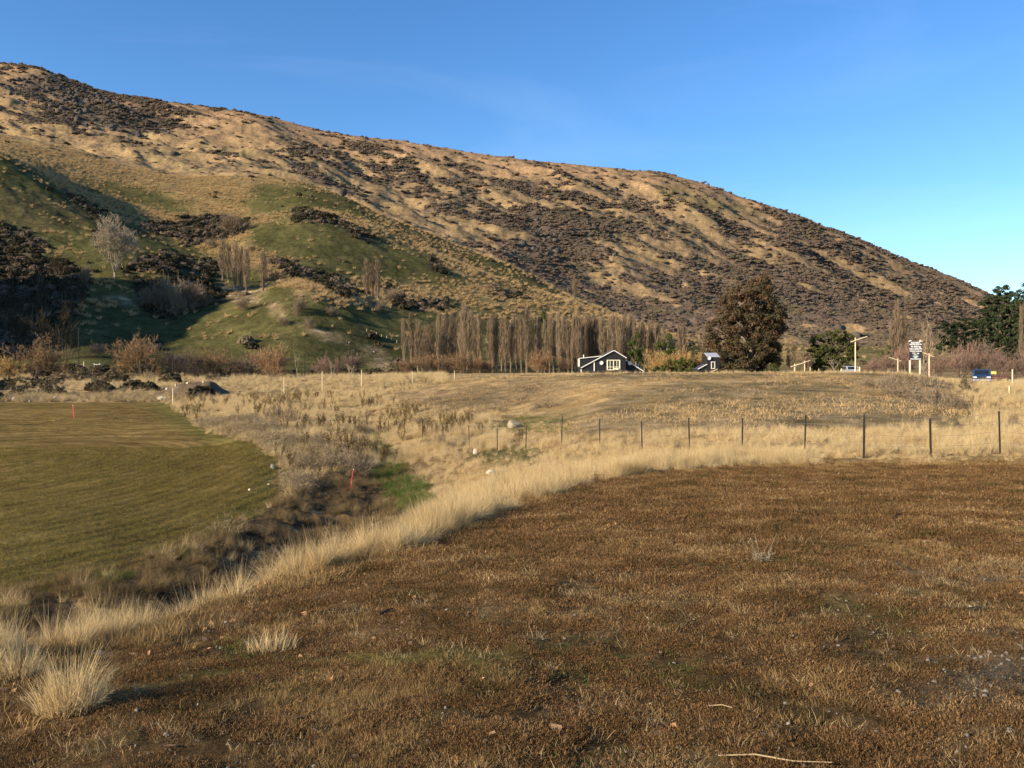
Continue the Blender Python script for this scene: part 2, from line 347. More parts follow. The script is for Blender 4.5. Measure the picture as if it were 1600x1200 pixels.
# near hills
GR = rgb(.070, .068, .027)
lay(near*(1-mt), rgb(.22, .16, .075)); lay(near*(1-mt)*sstep(-.12, .2, fbm(u/45, v/12+9, 5))*(PYY > 300)*.75, rgb(.105, .092, .036)); lay(green*near, GR); lay(green*sstep(-.2, .4, n1)*.45, rgb(.088, .080, .032)); lay(green*sstep(.1, .5, fbm(XX/15, YY/15+7, 4))*.3, rgb(.15, .12, .05))
lay(near*inside(BROWN, PN, YN)*.3, rgb(.13, .095, .05))
lay(slip*.7, rgb(.22, .16, .085)); lay(slip*sstep(.1, .3, n2), rgb(.36, .27, .16)); lay(slip*sstep(.05, .3, fbm(XX/4+4, YY/4, 4))*.7, rgb(.13, .115, .05))
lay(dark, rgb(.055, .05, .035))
lay(outr*.6, rgb(.13, .12, .05))
# valley floor
flat = (YY > k(6)-8) & ~onhill
lay(flat, rgb(.30, .21, .10)); lay(flat*sstep(-.1, .3, n2), rgb(.40, .29, .14)); lay(flat*sstep(.15, .4, fbm(XX/12+2, YY/5, 4)), rgb(.15, .12, .06))
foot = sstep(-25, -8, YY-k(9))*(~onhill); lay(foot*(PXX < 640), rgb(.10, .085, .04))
# marsh of rank grass
m_ = ((YY > k(4)-1) & (YY < k(6)+1)).astype(float)
lay(m_, rgb(.34, .235, .11)); lay(m_*sstep(0, .4, n3), rgb(.42, .30, .15)); lay(m_*sstep(.0, .3, fbm(XX/3, YY/3+3, 4)), rgb(.20, .15, .07))
# scrubby strip beside the sown field and dark wet soil near it
strip = (1-infield)*m_*(1-sstep(70, 120, PXX-fedge-(60-YY)*1.2))*(YY < 75)
lay(strip, rgb(.17, .135, .075)); lay(strip*sstep(.05, .25, n3), rgb(.07, .095, .025)); lay(strip*sstep(.2, .35, fbm(XX*.5+3, YY*.5, 3)), rgb(.10, .05, .03))
# ditch
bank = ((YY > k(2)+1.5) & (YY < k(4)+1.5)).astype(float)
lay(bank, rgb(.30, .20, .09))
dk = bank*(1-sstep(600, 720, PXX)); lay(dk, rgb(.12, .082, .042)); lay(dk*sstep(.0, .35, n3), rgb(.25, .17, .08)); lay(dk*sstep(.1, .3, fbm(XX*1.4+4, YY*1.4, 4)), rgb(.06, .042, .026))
# green channel
cl_Y = [28, 31, 36, 40, 46, 52, 58, 64]; cl_P = [660, 652, 632, 612, 604, 585, 578, 600]; cl_W = [20, 28, 34, 30, 22, 26, 26, 8]
ch = (1-sstep(.35, 1.3, np.abs(PXX-np.interp(YY, cl_Y, cl_P)+16*n3)/np.interp(YY, cl_Y, cl_W)))*((YY > 29) & (YY < 66))
lay(ch, rgb(.065, .08, .022)); lay(ch*sstep(.0, .3, n3), rgb(.15, .125, .05)); lay(ch*sstep(.05, .3, fbm(XX*.9+40, YY*.9, 4)), rgb(.05, .045, .02))
moss2 = soft([(730, 704), (800, 694), (860, 702), (830, 726), (745, 728)], 10)*((YY > 25) & (YY < 60)); lay(moss2*.8, rgb(.08, .085, .03))
gp = soft([(780, 655), (880, 648), (900, 660), (860, 672), (770, 680)], 8)*((YY > 40) & (YY < 90)); lay(gp*.5, rgb(.13, .12, .05))
# paddock on the rise
lay(padd, rgb(.235, .175, .088)); lay(padd*sstep(-.1, .2, fbm(XX/7, YY/16, 5)), rgb(.20, .15, .075)); lay(padd*sstep(.08, .3, fbm(XX/12+8, YY/22, 4))*.7, rgb(.38, .255, .11)); lay(padd*sstep(.05, .2, fbm(XX/1.8+8, YY/3, 4))*.3, rgb(.40, .31, .20)); lay(padd*sstep(.1, .25, fbm(XX/2.4+80, YY/4, 4))*.6, rgb(.13, .10, .06)); lay(padd*sstep(.2, .5, fbm(XX/7+8, YY/12+30, 4))*.7, rgb(.155, .12, .065))
brd = (1-infield)*soft([(600, 612), (800, 596), (900, 600), (880, 618), (760, 640), (640, 636)], 8)*m_; lay(brd*.6, rgb(.20, .145, .085))
# sown field
fl = infield[..., None]
fc = rgb(.180, .122, .042)[None, None]*(1-sstep(30, 60, YY)[..., None])+rgb(.178, .122, .044)[None, None]*sstep(30, 60, YY)[..., None]
gmix = np.clip((1-sstep(18, 60, YY+n1*14))*.55+sstep(-70, -10, PXX-fedge)*.8*(YY > 20)+.35*n3, 0, 1)[..., None]
fc = fc*(1-gmix)+rgb(.125, .112, .036)*gmix
colr = colr*(1-fl)+fc*fl
# mown terrace
T = onterrace
lay(T, rgb(.145, .092, .042)); lay(T*sstep(-.1, .3, fbm(XX*1.3, YY*1.3, 5)), rgb(.095, .070, .03)); lay(T*sstep(.05, .35, fbm(XX*.8+5, YY*.8, 5)), rgb(.21, .14, .062)); lay(T*sstep(.1, .4, fbm(XX*.5+25, YY*.5+9, 5)), rgb(.12, .10, .032)); lay(T*sstep(.15, .35, fbm(XX*2.6+25, YY*2.6+9, 4)), rgb(.07, .05, .028))
grey = np.exp(-((XX-2.9)**2/.5+(YY-4.4)**2/.5))+np.exp(-((XX-4.5)**2/.7+(YY-7.6)**2/.3))*.7
lay(T*np.clip(grey*1.2+.4*n3*grey, 0, 1)*.8, rgb(.135, .118, .085))
edge = T*sstep(-3.0, -.3, YY-k(2)+.6*n3*2); lay(edge*.8, rgb(.30, .19, .08))
lay(((YY > k(2)-.3) & (YY < k(2)+2.0)).astype(float)*(PXX > 380)*.8, rgb(.34, .23, .10))
colr *= (1+.12*n3)[..., None]
colr = np.clip(colr, .01, .6)

# ------------------------------------------------------------------ materials
def nodes(m): return m.node_tree.nodes, m.node_tree.links
def new_mat(name, rough=.9, spec=.1):
    m = bpy.data.materials.new(name); m.use_nodes = True; N, L = nodes(m); b = N['Principled BSDF']
    b.inputs['Roughness'].default_value = rough; b.inputs['Specular IOR Level'].default_value = spec
    return m, N, L, b
def ramp(N, L, src, stops):
    r = N.new('ShaderNodeValToRGB'); e = r.color_ramp.elements
    while len(e) > 1: e.remove(e[-1])
    e[0].position = stops[0][0]; e[0].color = tuple(stops[0][1])+(1,)
    for p, c in stops[1:]:
        x = e.new(p); x.color = tuple(c)+(1,)
    L.new(src, r.inputs[0]); return r.outputs[0]
def noise(N, L, scale, detail=6, rough=.6, vec=None, dist=0.):
    n = N.new('ShaderNodeTexNoise'); n.inputs['Scale'].default_value = scale; n.inputs['Detail'].default_value = detail
    n.inputs['Roughness'].default_value = rough; n.inputs['Distortion'].default_value = dist
    if vec is None: g = N.new('ShaderNodeNewGeometry'); vec = g.outputs['Position']
    L.new(vec, n.inputs['Vector']); return n.outputs['Fac']
def mix(N, L, fac, a, b, mode='MIX'):
    x = N.new('ShaderNodeMix'); x.data_type = 'RGBA'; x.blend_type = mode
    for s, v in (('Factor', fac), ('A', a), ('B', b)):
        q = [i for i in x.inputs if i.name == s and i.enabled][0] if s != 'Factor' else x.inputs[0]
        if isinstance(v, (int, float)): q.default_value = v
        elif isinstance(v, tuple): q.default_value = v+(1,)
        else: L.new(v, q)
    return x.outputs[2]
def math_(N, L, op, a, b=None, c=None):
    x = N.new('ShaderNodeMath'); x.operation = op
    for i, v in enumerate((a, b, c)):
        if v is None: continue
        if isinstance(v, (int, float)): x.inputs[i].default_value = v
        else: L.new(v, x.inputs[i])
    return x.outputs[0]
def bump(N, L, b, h, strength=.5, dist=.02):
    x = N.new('ShaderNodeBump'); x.inputs['Strength'].default_value = strength; x.inputs['Distance'].default_value = dist
    L.new(h, x.inputs['Height']); L.new(x.outputs[0], b.inputs['Normal'])
def simple(name, c, c2=None, scale=4., rough=.8, spec=.2, bmp=0., metal=0., obj=True):
    m, N, L, b = new_mat(name, rough, spec); b.inputs['Metallic'].default_value = metal
    c2 = c2 or tuple(x*.7 for x in c)
    t = N.new('ShaderNodeTexCoord')
    f = noise(N, L, scale, 6, .65, t.outputs['Object'])
    L.new(ramp(N, L, f, [(.32, c2), (.68, c)]), b.inputs['Base Color'])
    if bmp: bump(N, L, b, f, .6, bmp)
    return m
# terrain material: surveyed base colour times fine natural variation
gm, N, L, b = new_mat('ground', 1, 0)
at_ = N.new('ShaderNodeAttribute'); at_.attribute_name = 'col'
am = N.new('ShaderNodeAttribute'); am.attribute_name = 'near_ground'
af = N.new('ShaderNodeAttribute'); af.attribute_name = 'field'
f1 = noise(N, L, 9, 9, .72); f2 = noise(N, L, .35, 10, .66); f3 = noise(N, L, .035, 8, .62)
v1 = ramp(N, L, f1, [(.28, (.35,)*3), (.5, (.95,)*3), (.72, (1.75,)*3)])
v2 = ramp(N, L, f2, [(.3, (.62,)*3), (.7, (1.38,)*3)])
v3 = ramp(N, L, f3, [(.3, (.66, .68, .70)), (.7, (1.34, 1.3, 1.25))]); f4 = noise(N, L, .13, 5, .7); v4 = ramp(N, L, f4, [(.3, (.72,)*3), (.7, (1.28,)*3)])
c = mix(N, L, 1., at_.outputs['Color'], v2, 'MULTIPLY'); c = mix(N, L, 1., c, v3, 'MULTIPLY'); c = mix(N, L, 1., c, v4, 'MULTIPLY')
c = mix(N, L, am.outputs['Fac'], c, mix(N, L, 1., c, v1, 'MULTIPLY'))
# drill rows curving round the sown field
g = N.new('ShaderNodeNewGeometry'); sp = N.new('ShaderNodeSeparateXYZ'); L.new(g.outputs['Position'], sp.inputs[0])
dx = math_(N, L, 'ADD', sp.outputs[0], 27.); dy = math_(N, L, 'MULTIPLY', math_(N, L, 'ADD', sp.outputs[1], -41.), .62)
rad = math_(N, L, 'SQRT', math_(N, L, 'ADD', math_(N, L, 'MULTIPLY', dx, dx), math_(N, L, 'MULTIPLY', dy, dy)))
s1 = math_(N, L, 'SINE', math_(N, L, 'ADD', math_(N, L, 'MULTIPLY', sp.outputs[0], .11), math_(N, L, 'MULTIPLY', sp.outputs[1], .07))); s2 = math_(N, L, 'SINE', math_(N, L, 'MULTIPLY', sp.outputs[1], .19))
rad = math_(N, L, 'ADD', rad, math_(N, L, 'ADD', math_(N, L, 'MULTIPLY', s1, .9), math_(N, L, 'MULTIPLY', s2, .5)))
wv = math_(N, L, 'SINE', math_(N, L, 'MULTIPLY', rad, 9.5)); wv2 = math_(N, L, 'SINE', math_(N, L, 'MULTIPLY', rad, 3.1))
pat = noise(N, L, .5, 5, .7)
wsum = math_(N, L, 'MULTIPLY', math_(N, L, 'ADD', wv, wv2), math_(N, L, 'MULTIPLY', af.outputs['Fac'], math_(N, L, 'MULTIPLY', pat, .62)))
fv = math_(N, L, 'ADD', 1., math_(N, L, 'MULTIPLY', wsum, .42))
cc = N.new('ShaderNodeCombineColor'); [L.new(fv, cc.inputs[i]) for i in range(3)]
c = mix(N, L, 1., c, cc.outputs[0], 'MULTIPLY')
L.new(c, b.inputs['Base Color'])
hsum = math_(N, L, 'ADD', math_(N, L, 'MULTIPLY', f1, .05), math_(N, L, 'ADD', math_(N, L, 'MULTIPLY', f2, math_(N, L, 'SUBTRACT', 1.15, am.outputs['Fac'])), math_(N, L, 'MULTIPLY', wsum, .05)))
bp = N.new('ShaderNodeBump'); bp.inputs['Strength'].default_value = .8; bp.inputs['Distance'].default_value = .8
L.new(hsum, bp.inputs['Height']); L.new(bp.outputs[0], b.inputs['Normal'])

def blade_mat(name, stops, trans=.25, ra=.4, rn=0., nsc=1.):
    """grass, leaves and twigs: colour by the plant and by the blade"""
    m = bpy.data.materials.new(name); m.use_nodes = True; N, L = nodes(m)
    N.remove(N['Principled BSDF']); out = N['Material Output']
    oi = N.new('ShaderNodeObjectInfo'); a = N.new('ShaderNodeAttribute'); a.attribute_name = 'tint'
    g = N.new('ShaderNodeNewGeometry')
    s = math_(N, L, 'ADD', math_(N, L, 'MULTIPLY', a.outputs['Fac'], 1-ra-rn), math_(N, L, 'MULTIPLY', oi.outputs['Random'], ra))
    if rn: s = math_(N, L, 'ADD', s, math_(N, L, 'MULTIPLY', math_(N, L, 'MULTIPLY_ADD', noise(N, L, nsc, 5, .6), 2.6, -.8), rn))
    col = ramp(N, L, s, stops)
    d = N.new('ShaderNodeBsdfDiffuse'); L.new(col, d.inputs[0]); t = N.new('ShaderNodeBsdfTranslucent'); L.new(col, t.inputs[0])
    mx = N.new('ShaderNodeMixShader'); mx.inputs[0].default_value = trans
    L.new(d.outputs[0], mx.inputs[1]); L.new(t.outputs[0], mx.inputs[2]); L.new(mx.outputs[0], out.inputs[0])
    return m
M = {}
M['dry'] = blade_mat('dry_grass', [(0, (.30, .19, .075)), (.5, (.60, .455, .23)), (1, (.80, .65, .39))], .35, .2, .3, .5)
M['moss'] = blade_mat('moss_grass', [(0, (.042, .036, .016)), (.2, (.080, .070, .022)), (.36, (.125, .072, .031)), (.52, (.18, .100, .044)), (.68, (.24, .145, .060)), (.82, (.33, .22, .10)), (.94, (.55, .41, .22)), (1, (.72, .58, .37))], .3, .15, .5, 1.3)
M['field'] = blade_mat('young_crop', [(0, (.11, .085, .028)), (.5, (.175, .14, .040)), (1, (.30, .22, .08))], .25, .2, .3, .4)
M['lush'] = blade_mat('lush_grass', [(0, (.055, .075, .02)), (.5, (.105, .14, .034)), (1, (.22, .22, .08))], .25, .2, .35, .9)
M['gold'] = blade_mat('short_dry_grass', [(0, (.19, .125, .05)), (.45, (.31, .205, .085)), (.8, (.46, .31, .135)), (1, (.62, .50, .33))], .25, .2, .35, .25)
M['tussock'] = blade_mat('tussock', [(0, (.36, .24, .11)), (1, (.66, .47, .24))])
M['scrub'] = blade_mat('hill_scrub', [(0, (.125, .105, .075)), (.3, (.19, .145, .105)), (.55, (.25, .18, .135)), (.75, (.19, .175, .10)), (1, (.34, .25, .16))], .4, .3, .4, .02)
M['darkscrub'] = blade_mat('dark_scrub', [(0, (.03, .028, .018)), (1, (.085, .07, .042))], .1)
M['twig'] = blade_mat('grey_twigs', [(0, (.13, .098, .062)), (.5, (.23, .175, .115)), (1, (.36, .28, .18))], .15)
M['purple'] = blade_mat('bramble_twigs', [(0, (.13, .095, .055)), (.5, (.27, .205, .12)), (1, (.50, .40, .24))], .15)
M['rust'] = blade_mat('willow_twigs', [(0, (.13, .095, .06)), (.4, (.24, .155, .085)), (.7, (.33, .205, .11)), (1, (.43, .28, .15))], .2)
M['brown'] = blade_mat('brown_twigs', [(0, (.11, .08, .06)), (.6, (.24, .16, .12)), (1, (.36, .22, .15))], .15)
M['poplar'] = blade_mat('poplar_twigs', [(0, (.12, .088, .058)), (.5, (.235, .172, .11)), (1, (.37, .28, .18))], .2)
M['pale'] = blade_mat('pale_twigs', [(0, (.20, .16, .11)), (1, (.44, .36, .25))], .2)
M['yellow'] = blade_mat('yellow_willow_twigs', [(0, (.30, .19, .08)), (1, (.56, .38, .15))], .2)
M['gum'] = blade_mat('gum_leaves', [(0, (.035, .04, .02)), (.4, (.07, .06, .032)), (.75, (.105, .07, .040)), (1, (.16, .085, .048))], .15)
M['pine'] = blade_mat('pine_needles', [(0, (.012, .018, .012)), (.6, (.030, .042, .022)), (1, (.06, .072, .034))], .05)
M['cypress'] = blade_mat('broad_evergreen', [(0, (.03, .04, .015)), (.6, (.08, .085, .03)), (1, (.15, .14, .05))], .1)
M['valley'] = blade_mat('valley_scrub_leaves', [(0, (.07, .055, .035)), (.5, (.13, .10, .06)), (1, (.22, .17, .10))], .1)
M['boulder'] = simple('tan_boulder', (.36, .30, .21), (.22, .18, .12), 3, .9, .1, .05)
M['shade'] = blade_mat('shaded_twigs', [(0, (.03, .026, .018)), (1, (.085, .065, .045))], .05)  # darker twig colour with the left hill's shade put into it
M['rock'] = simple('outcrop_rock', (.105, .09, .075), (.05, .045, .04), .3, .95, .05, .3)
M['hedge'] = blade_mat('hedge_leaves', [(0, (.035, .05, .015)), (1, (.10, .115, .035))], .1)
M['leaf'] = blade_mat('fallen_leaf', [(0, (.35, .18, .08)), (1, (.60, .38, .20))], .2)
M['bark'] = simple('bark', (.22, .17, .13), (.11, .085, .065), 3, .95, .05, .03)
M['palebark'] = simple('pale_bark', (.36, .30, .23), (.22, .18, .135), 2, .9, .05, .02)
M['straw'] = simple('straw', (.42, .32, .18), (.30, .22, .12), 6, .9, .1)
M['stone'] = simple('stone', (.30, .26, .20), (.15, .13, .105), 3, .9, .1, .05)
M['palestone'] = simple('pale_stone', (.56, .49, .37), (.34, .29, .21), 3, .9, .1, .05)
M['black'] = simple('black_weatherboard', (.017, .018, .020), (.011, .012, .013), 3, .6, .3)
M['roof'] = simple('dark_roof', (.06, .06, .065), (.04, .04, .045), 2, .5, .4)
M['white'] = simple('white_paint', (.80, .77, .70), (.68, .65, .58), 5, .6, .3)
M['cream'] = simple('cream_paint', (.80, .74, .56), (.70, .63, .46), 5, .6, .3)
M['glass'] = simple('window_glass', (.015, .018, .02), (.01, .012, .014), 2, .08, .8)
M['timber'] = simple('pale_timber', (.74, .60, .40), (.52, .40, .25), 6, .85, .1, .01)
M['post'] = simple('dark_post', (.045, .04, .035), (.025, .022, .02), 6, .8, .1)
M['wire'] = simple('wire', (.16, .15, .14), (.10, .09, .08), 6, .6, .3)
M['board'] = simple('sign_board', (.045, .048, .055), (.03, .032, .038), 5, .5, .3)
M['pink'] = simple('pink_paint', (.85, .10, .12), (.6, .07, .08), 10, .6, .2)
M['soil'] = simple('dug_soil', (.17, .125, .08), (.08, .06, .04), .8, 1, 0, .15)
M['car_blue'] = simple('blue_car_paint', (.012, .045, .12), (.010, .035, .10), 2, .25, .6)
M['car_silver'] = simple('silver_car_paint', (.30, .32, .34), (.26, .28, .30), 2, .25, .6)
M['car_red'] = simple('dark_red_paint', (.17, .045, .05), (.11, .03, .035), 2, .6, .4)
M['tyre'] = simple('rubber', (.02, .02, .02), (.013,)*3, 8, .8, .2)
M['chrome'] = simple('bright_metal', (.6, .6, .6), (.5, .5, .5), 8, .3, .5, metal=.8)
M['lamp'] = simple('lamp_glass', (.75, .77, .8), (.65, .67, .7), 8, .15, .7)
M['red_lamp'] = simple('red_lamp_glass', (.5, .03, .02), (.4, .02, .02), 8, .2, .6)
M['yellow_sign'] = simple('yellow_sign', (.85, .72, .18), (.75, .62, .14), 5, .5, .3)

# ------------------------------------------------------------------ ground
ii, jj = np.meshgrid(np.arange(NR-1), np.arange(NC-1), indexing='ij'); a = (ii*NC+jj).ravel()
Fg = np.stack([a, a+1, a+NC+1, a+NC], 1)
rgba = np.concatenate([colr.reshape(-1, 3), np.ones((NR*NC, 1))], 1)
nearg = (1-sstep(25, 90, YY)).ravel()
gme = mesh_np('ground', np.stack([XX, YY, ZG], -1).reshape(-1, 3), Fg,
              {'col': ('FLOAT_COLOR', rgba), 'near_ground': ('FLOAT', nearg), 'field': ('FLOAT', infield.ravel())}, smooth=True)
tag(link('ground', gme, gm), kind='structure')
bx = np.linspace(-60, 60, 40); by = np.linspace(-60, .72, 30); BX, BY = np.meshgrid(bx, by)
bz = -1.53+.03*fbm(BX, BY, 3)
ii, jj = np.meshgrid(np.arange(29), np.arange(39), indexing='ij'); a = (ii*40+jj).ravel()
bme = mesh_np('ground_behind', np.stack([BX, BY, bz], -1).reshape(-1, 3), np.stack([a, a+1, a+41, a+40], 1),
   {'col': ('FLOAT_COLOR', np.tile([.13, .085, .035, 1], (1200, 1))), 'near_ground': ('FLOAT', np.ones(1200)), 'field': ('FLOAT', np.zeros(1200))}, smooth=True)
tag(link('ground_behind', bme, gm), kind='structure')

# ------------------------------------------------------------------ small plants as prototypes, scattered as ground cover
PROT = bpy.data.collections.new('ground_cover_sources')
class G:
    """numpy geometry: quads with a tint per vertex"""
    def __init__(s): s.V = []; s.F = []; s.T = []; s.n = 0
    def add(s, V, Fq, T):
        s.V.append(V); s.F.append(Fq+s.n); s.T.append(T); s.n += len(V)
    def mesh(s, name, mat, smooth=False):
        me = mesh_np(name, np.concatenate(s.V), np.concatenate(s.F), {'tint': ('FLOAT', np.concatenate(s.T))}, smooth)
        me.materials.append(mat); return me
def blades(g, n, h, spread, w, lean, r, curve=.4, segs=3, center=(0, 0, 0), tip=.15, clump=0, z0=0.):
    az = r.rand(n)*2*np.pi; rr = spread*np.sqrt(r.rand(n))
    if clump: rr = spread*r.rand(n)**1.5
    bx = rr*np.cos(az)+center[0]; by = rr*np.sin(az)+center[1]
    la = az+r.randn(n)*.9
    L = h[0]+(h[1]-h[0])*r.rand(n); le = lean*(.25+r.rand(n))
    W = w*(.6+.8*r.rand(n)); fa = r.rand(n)*np.pi
    V = np.zeros((n, segs+1, 2, 3))
    x, y, z = bx.copy(), by.copy(), np.full(n, center[2]+z0)
    for i in range(segs+1):
        t = i/segs; ww = W*(1-(1-tip)*t)
        for sgn in (0, 1):
            q = (sgn-.5)*ww
            V[:, i, sgn, 0] = x+q*np.cos(fa); V[:, i, sgn, 1] = y+q*np.sin(fa); V[:, i, sgn, 2] = z
        a = np.minimum(le+curve*t*2*le, 1.75); st = L/segs
        x = x+np.sin(a)*np.cos(la)*st; y = y+np.sin(a)*np.sin(la)*st; z = z+np.cos(a)*st
    base = (np.arange(n)*(segs+1)*2)[:, None]+(np.arange(segs)*2)[None]
    Fq = np.stack([base, base+1, base+3, base+2], -1).reshape(-1, 4)
    T = np.repeat(r.rand(n), (segs+1)*2)
    g.add(V.reshape(-1, 3), Fq, T)
def ribbons(g, P0, P1, W0, W1, r, T=None, cross=False):
    P0 = np.asarray(P0, float); P1 = np.asarray(P1, float); n = len(P0)
    W0 = np.broadcast_to(W0, (n,)); W1 = np.broadcast_to(W1, (n,))
    d = P1-P0; d /= np.maximum(np.linalg.norm(d, axis=1, keepdims=True), 1e-6)
    q = r.randn(n, 3); q -= (q*d).sum(1, keepdims=True)*d; q /= np.maximum(np.linalg.norm(q, axis=1, keepdims=True), 1e-6)
    T = r.rand(n) if T is None else np.broadcast_to(T, (n,))
    for _ in range(2 if cross else 1):
        V = np.stack([P0-q*W0[:, None]/2, P0+q*W0[:, None]/2, P1+q*W1[:, None]/2, P1-q*W1[:, None]/2], 1)
        g.add(V.reshape(-1, 3), np.arange(n*4).reshape(-1, 4), np.repeat(T, 4)); q = np.cross(d, q)
def cards(g, Cn, size, r, T=None, flat=0., nrm=None):
    """small leaf-sized faces at points Cn, facing roughly nrm"""
    n = len(Cn); a = r.randn(n, 3) if nrm is None else nrm+r.randn(n, 3)*.55
    a /= np.linalg.norm(a, axis=1, keepdims=True)
    u = np.cross(a, r.randn(n, 3)); u /= np.maximum(np.linalg.norm(u, axis=1, keepdims=True), 1e-6); v = np.cross(a, u)
    s = size*(.5+r.rand(n))[:, None]; s2 = s*(.45+.4*r.rand(n))[:, None]
    V = np.stack([Cn-u*s-v*s2*.4, Cn-v*s2+u*s*.2, Cn+u*s, Cn+v*s2], 1)
    T = r.rand(n) if T is None else T
    g.add(V.reshape(-1, 3), np.arange(n*4).reshape(-1, 4), np.repeat(np.clip(T, 0, 1), 4))
def stems(r, n, h, spread, ang, levels, kids, shrink=.6, w=.02, start=(0, 0, 0), wob=.35, up=.15, minang=.1):
    """branching twigs as segments; returns P0,P1,W0,W1,level"""
    out = []
    az = r.rand(n)*2*np.pi; rr = spread*np.sqrt(r.rand(n))
    P = np.stack([rr*np.cos(az), rr*np.sin(az), np.zeros(n)], 1)+np.array(start)
    a = minang+ang*r.rand(n); az2 = az+r.randn(n)*.6
    D = np.stack([np.sin(a)*np.cos(az2), np.sin(a)*np.sin(az2), np.cos(a)], 1); Ln = h*(.7+.5*r.rand(n)); W = np.full(n, w)
    for lv in range(levels):
        for sg in range(2):
            Q = P+D*Ln[:, None]/2; out.append((P, Q, W*(1-.2*sg), W*(.8-.2*sg), np.full(len(P), lv)))
            P = Q; D = D+r.randn(*D.shape)*wob*.4; D[:, 2] += up*.5; D /= np.linalg.norm(D, axis=1, keepdims=True)
        if lv == levels-1: break
        kk = kids
        Pk = np.repeat(P, kk, 0); Dk = np.repeat(D, kk, 0); Lk = np.repeat(Ln*shrink, kk)*(.6+.7*r.rand(len(Pk))); Wk = np.repeat(W*.6, kk)
        back = np.repeat(Ln, kk)*r.rand(len(Pk))*.7; Pk = Pk-Dk*back[:, None]
        Dk = Dk+r.randn(*Dk.shape)*wob*1.4; Dk[:, 2] += up; Dk /= np.linalg.norm(Dk, axis=1, keepdims=True)
        P, D, Ln, W = Pk, Dk, Lk, Wk
    return [np.concatenate([o[i] for o in out]) for i in range(5)]
def proto(names, g, mat):
    me = g.mesh(names, mat); o = bpy.data.objects.new(names, me); PROT.objects.link(o); return o
def protos(base, mat, fn, n):
    L = []
    for i in range(n):
        g = G(); fn(g, np.random.RandomState(100+i*7+len(base))); L.append(proto('%s_%d' % (base, i), g, mat))
    return L
_ng = {}
def scatter(name, P, protos_, scale, r, tilt=.15, lean_to=None, yaw=None):
    n = len(P)
    if n == 0: return None
    rot = np.stack([r.randn(n)*tilt, r.randn(n)*tilt, (r.rand(n)*6.283 if yaw is None else yaw)], 1)
    sc = np.broadcast_to(scale, (n,))
    me = bpy.data.meshes.new(name); me.vertices.add(n); me.vertices.foreach_set('co', np.asarray(P, np.float32).ravel())
    for an, ty, key, arr in (('rot', 'FLOAT_VECTOR', 'vector', rot), ('scl', 'FLOAT', 'value', sc), ('idx', 'INT', 'value', r.randint(0, len(protos_), n))):
        a = me.attributes.new(an, ty, 'POINT'); a.data.foreach_set(key, np.asarray(arr, np.int32 if ty == 'INT' else np.float32).ravel())
    me.update(); o = bpy.data.objects.new(name, me); COL.objects.link(o)
    c = bpy.data.collections.new(name+'_sources')
    for i, p in enumerate(protos_):
        q = bpy.data.objects.new('s%02d_%s' % (i, name), p.data); c.objects.link(q)
    t = bpy.data.node_groups.new(name, 'GeometryNodeTree')
    t.interface.new_socket('Geometry', in_out='INPUT', socket_type='NodeSocketGeometry'); t.interface.new_socket('Geometry', in_out='OUTPUT', socket_type='NodeSocketGeometry')
    N, L = t.nodes, t.links; gi = N.new('NodeGroupInput'); go = N.new('NodeGroupOutput')
    ci = N.new('GeometryNodeCollectionInfo'); ci.inputs['Collection'].default_value = c; ci.inputs['Separate Children'].default_value = True; ci.inputs['Reset Children'].default_value = True
    ip = N.new('GeometryNodeInstanceOnPoints'); ip.inputs['Pick Instance'].default_value = True
    def na(n_, ty):
        x = N.new('GeometryNodeInputNamedAttribute'); x.data_type = ty; x.inputs['Name'].default_value = n_; return [s for s in x.outputs if s.enabled][0]
    L.new(gi.outputs[0], ip.inputs['Points']); L.new(ci.outputs[0], ip.inputs['Instance']); L.new(na('idx', 'INT'), ip.inputs['Instance Index'])
    L.new(na('rot', 'FLOAT_VECTOR'), ip.inputs['Rotation']); L.new(na('scl', 'FLOAT'), ip.inputs['Scale']); L.new(ip.outputs[0], go.inputs[0])
    o.modifiers.new('scatter', 'NODES').node_group = t
    o['kind'] = 'stuff'; return o
AREA = np.gradient(PX)[None, :]/F*YY*np.gradient(YR)[:, None]
VIS = PYY <= np.minimum.accumulate(PYY, axis=0)+np.clip(1340*.8/YY, 2, 60)
FRAME = (PXX > -260) & (PXX < 1860) & (PYY < 1330)
INF = (PXX > -40) & (PXX < 1640)
def sample(n, mask, p, r, vis=True, frame=True):
    wgt = mask*AREA*YY**(-p)
    if vis: wgt = wgt*VIS
    if frame: wgt = wgt*FRAME
    cs = np.cumsum(wgt.ravel()); 
    if cs[-1] <= 0: return np.zeros((0, 3))
    ix = np.searchsorted(cs, r.rand(n)*cs[-1]); i = ix//NC; j = ix % NC
    fy = np.clip(i+r.rand(n)-.5, 0, NR-1); fx = np.clip(j+r.rand(n)-.5, 0, NC-1)
    Y = np.interp(fy, np.arange(NR), YR); p_ = np.interp(fx, np.arange(NC), PX)
    return np.stack([(p_-800)/F*Y, Y, H(p_, Y)], 1)
r = np.random.RandomState(11)

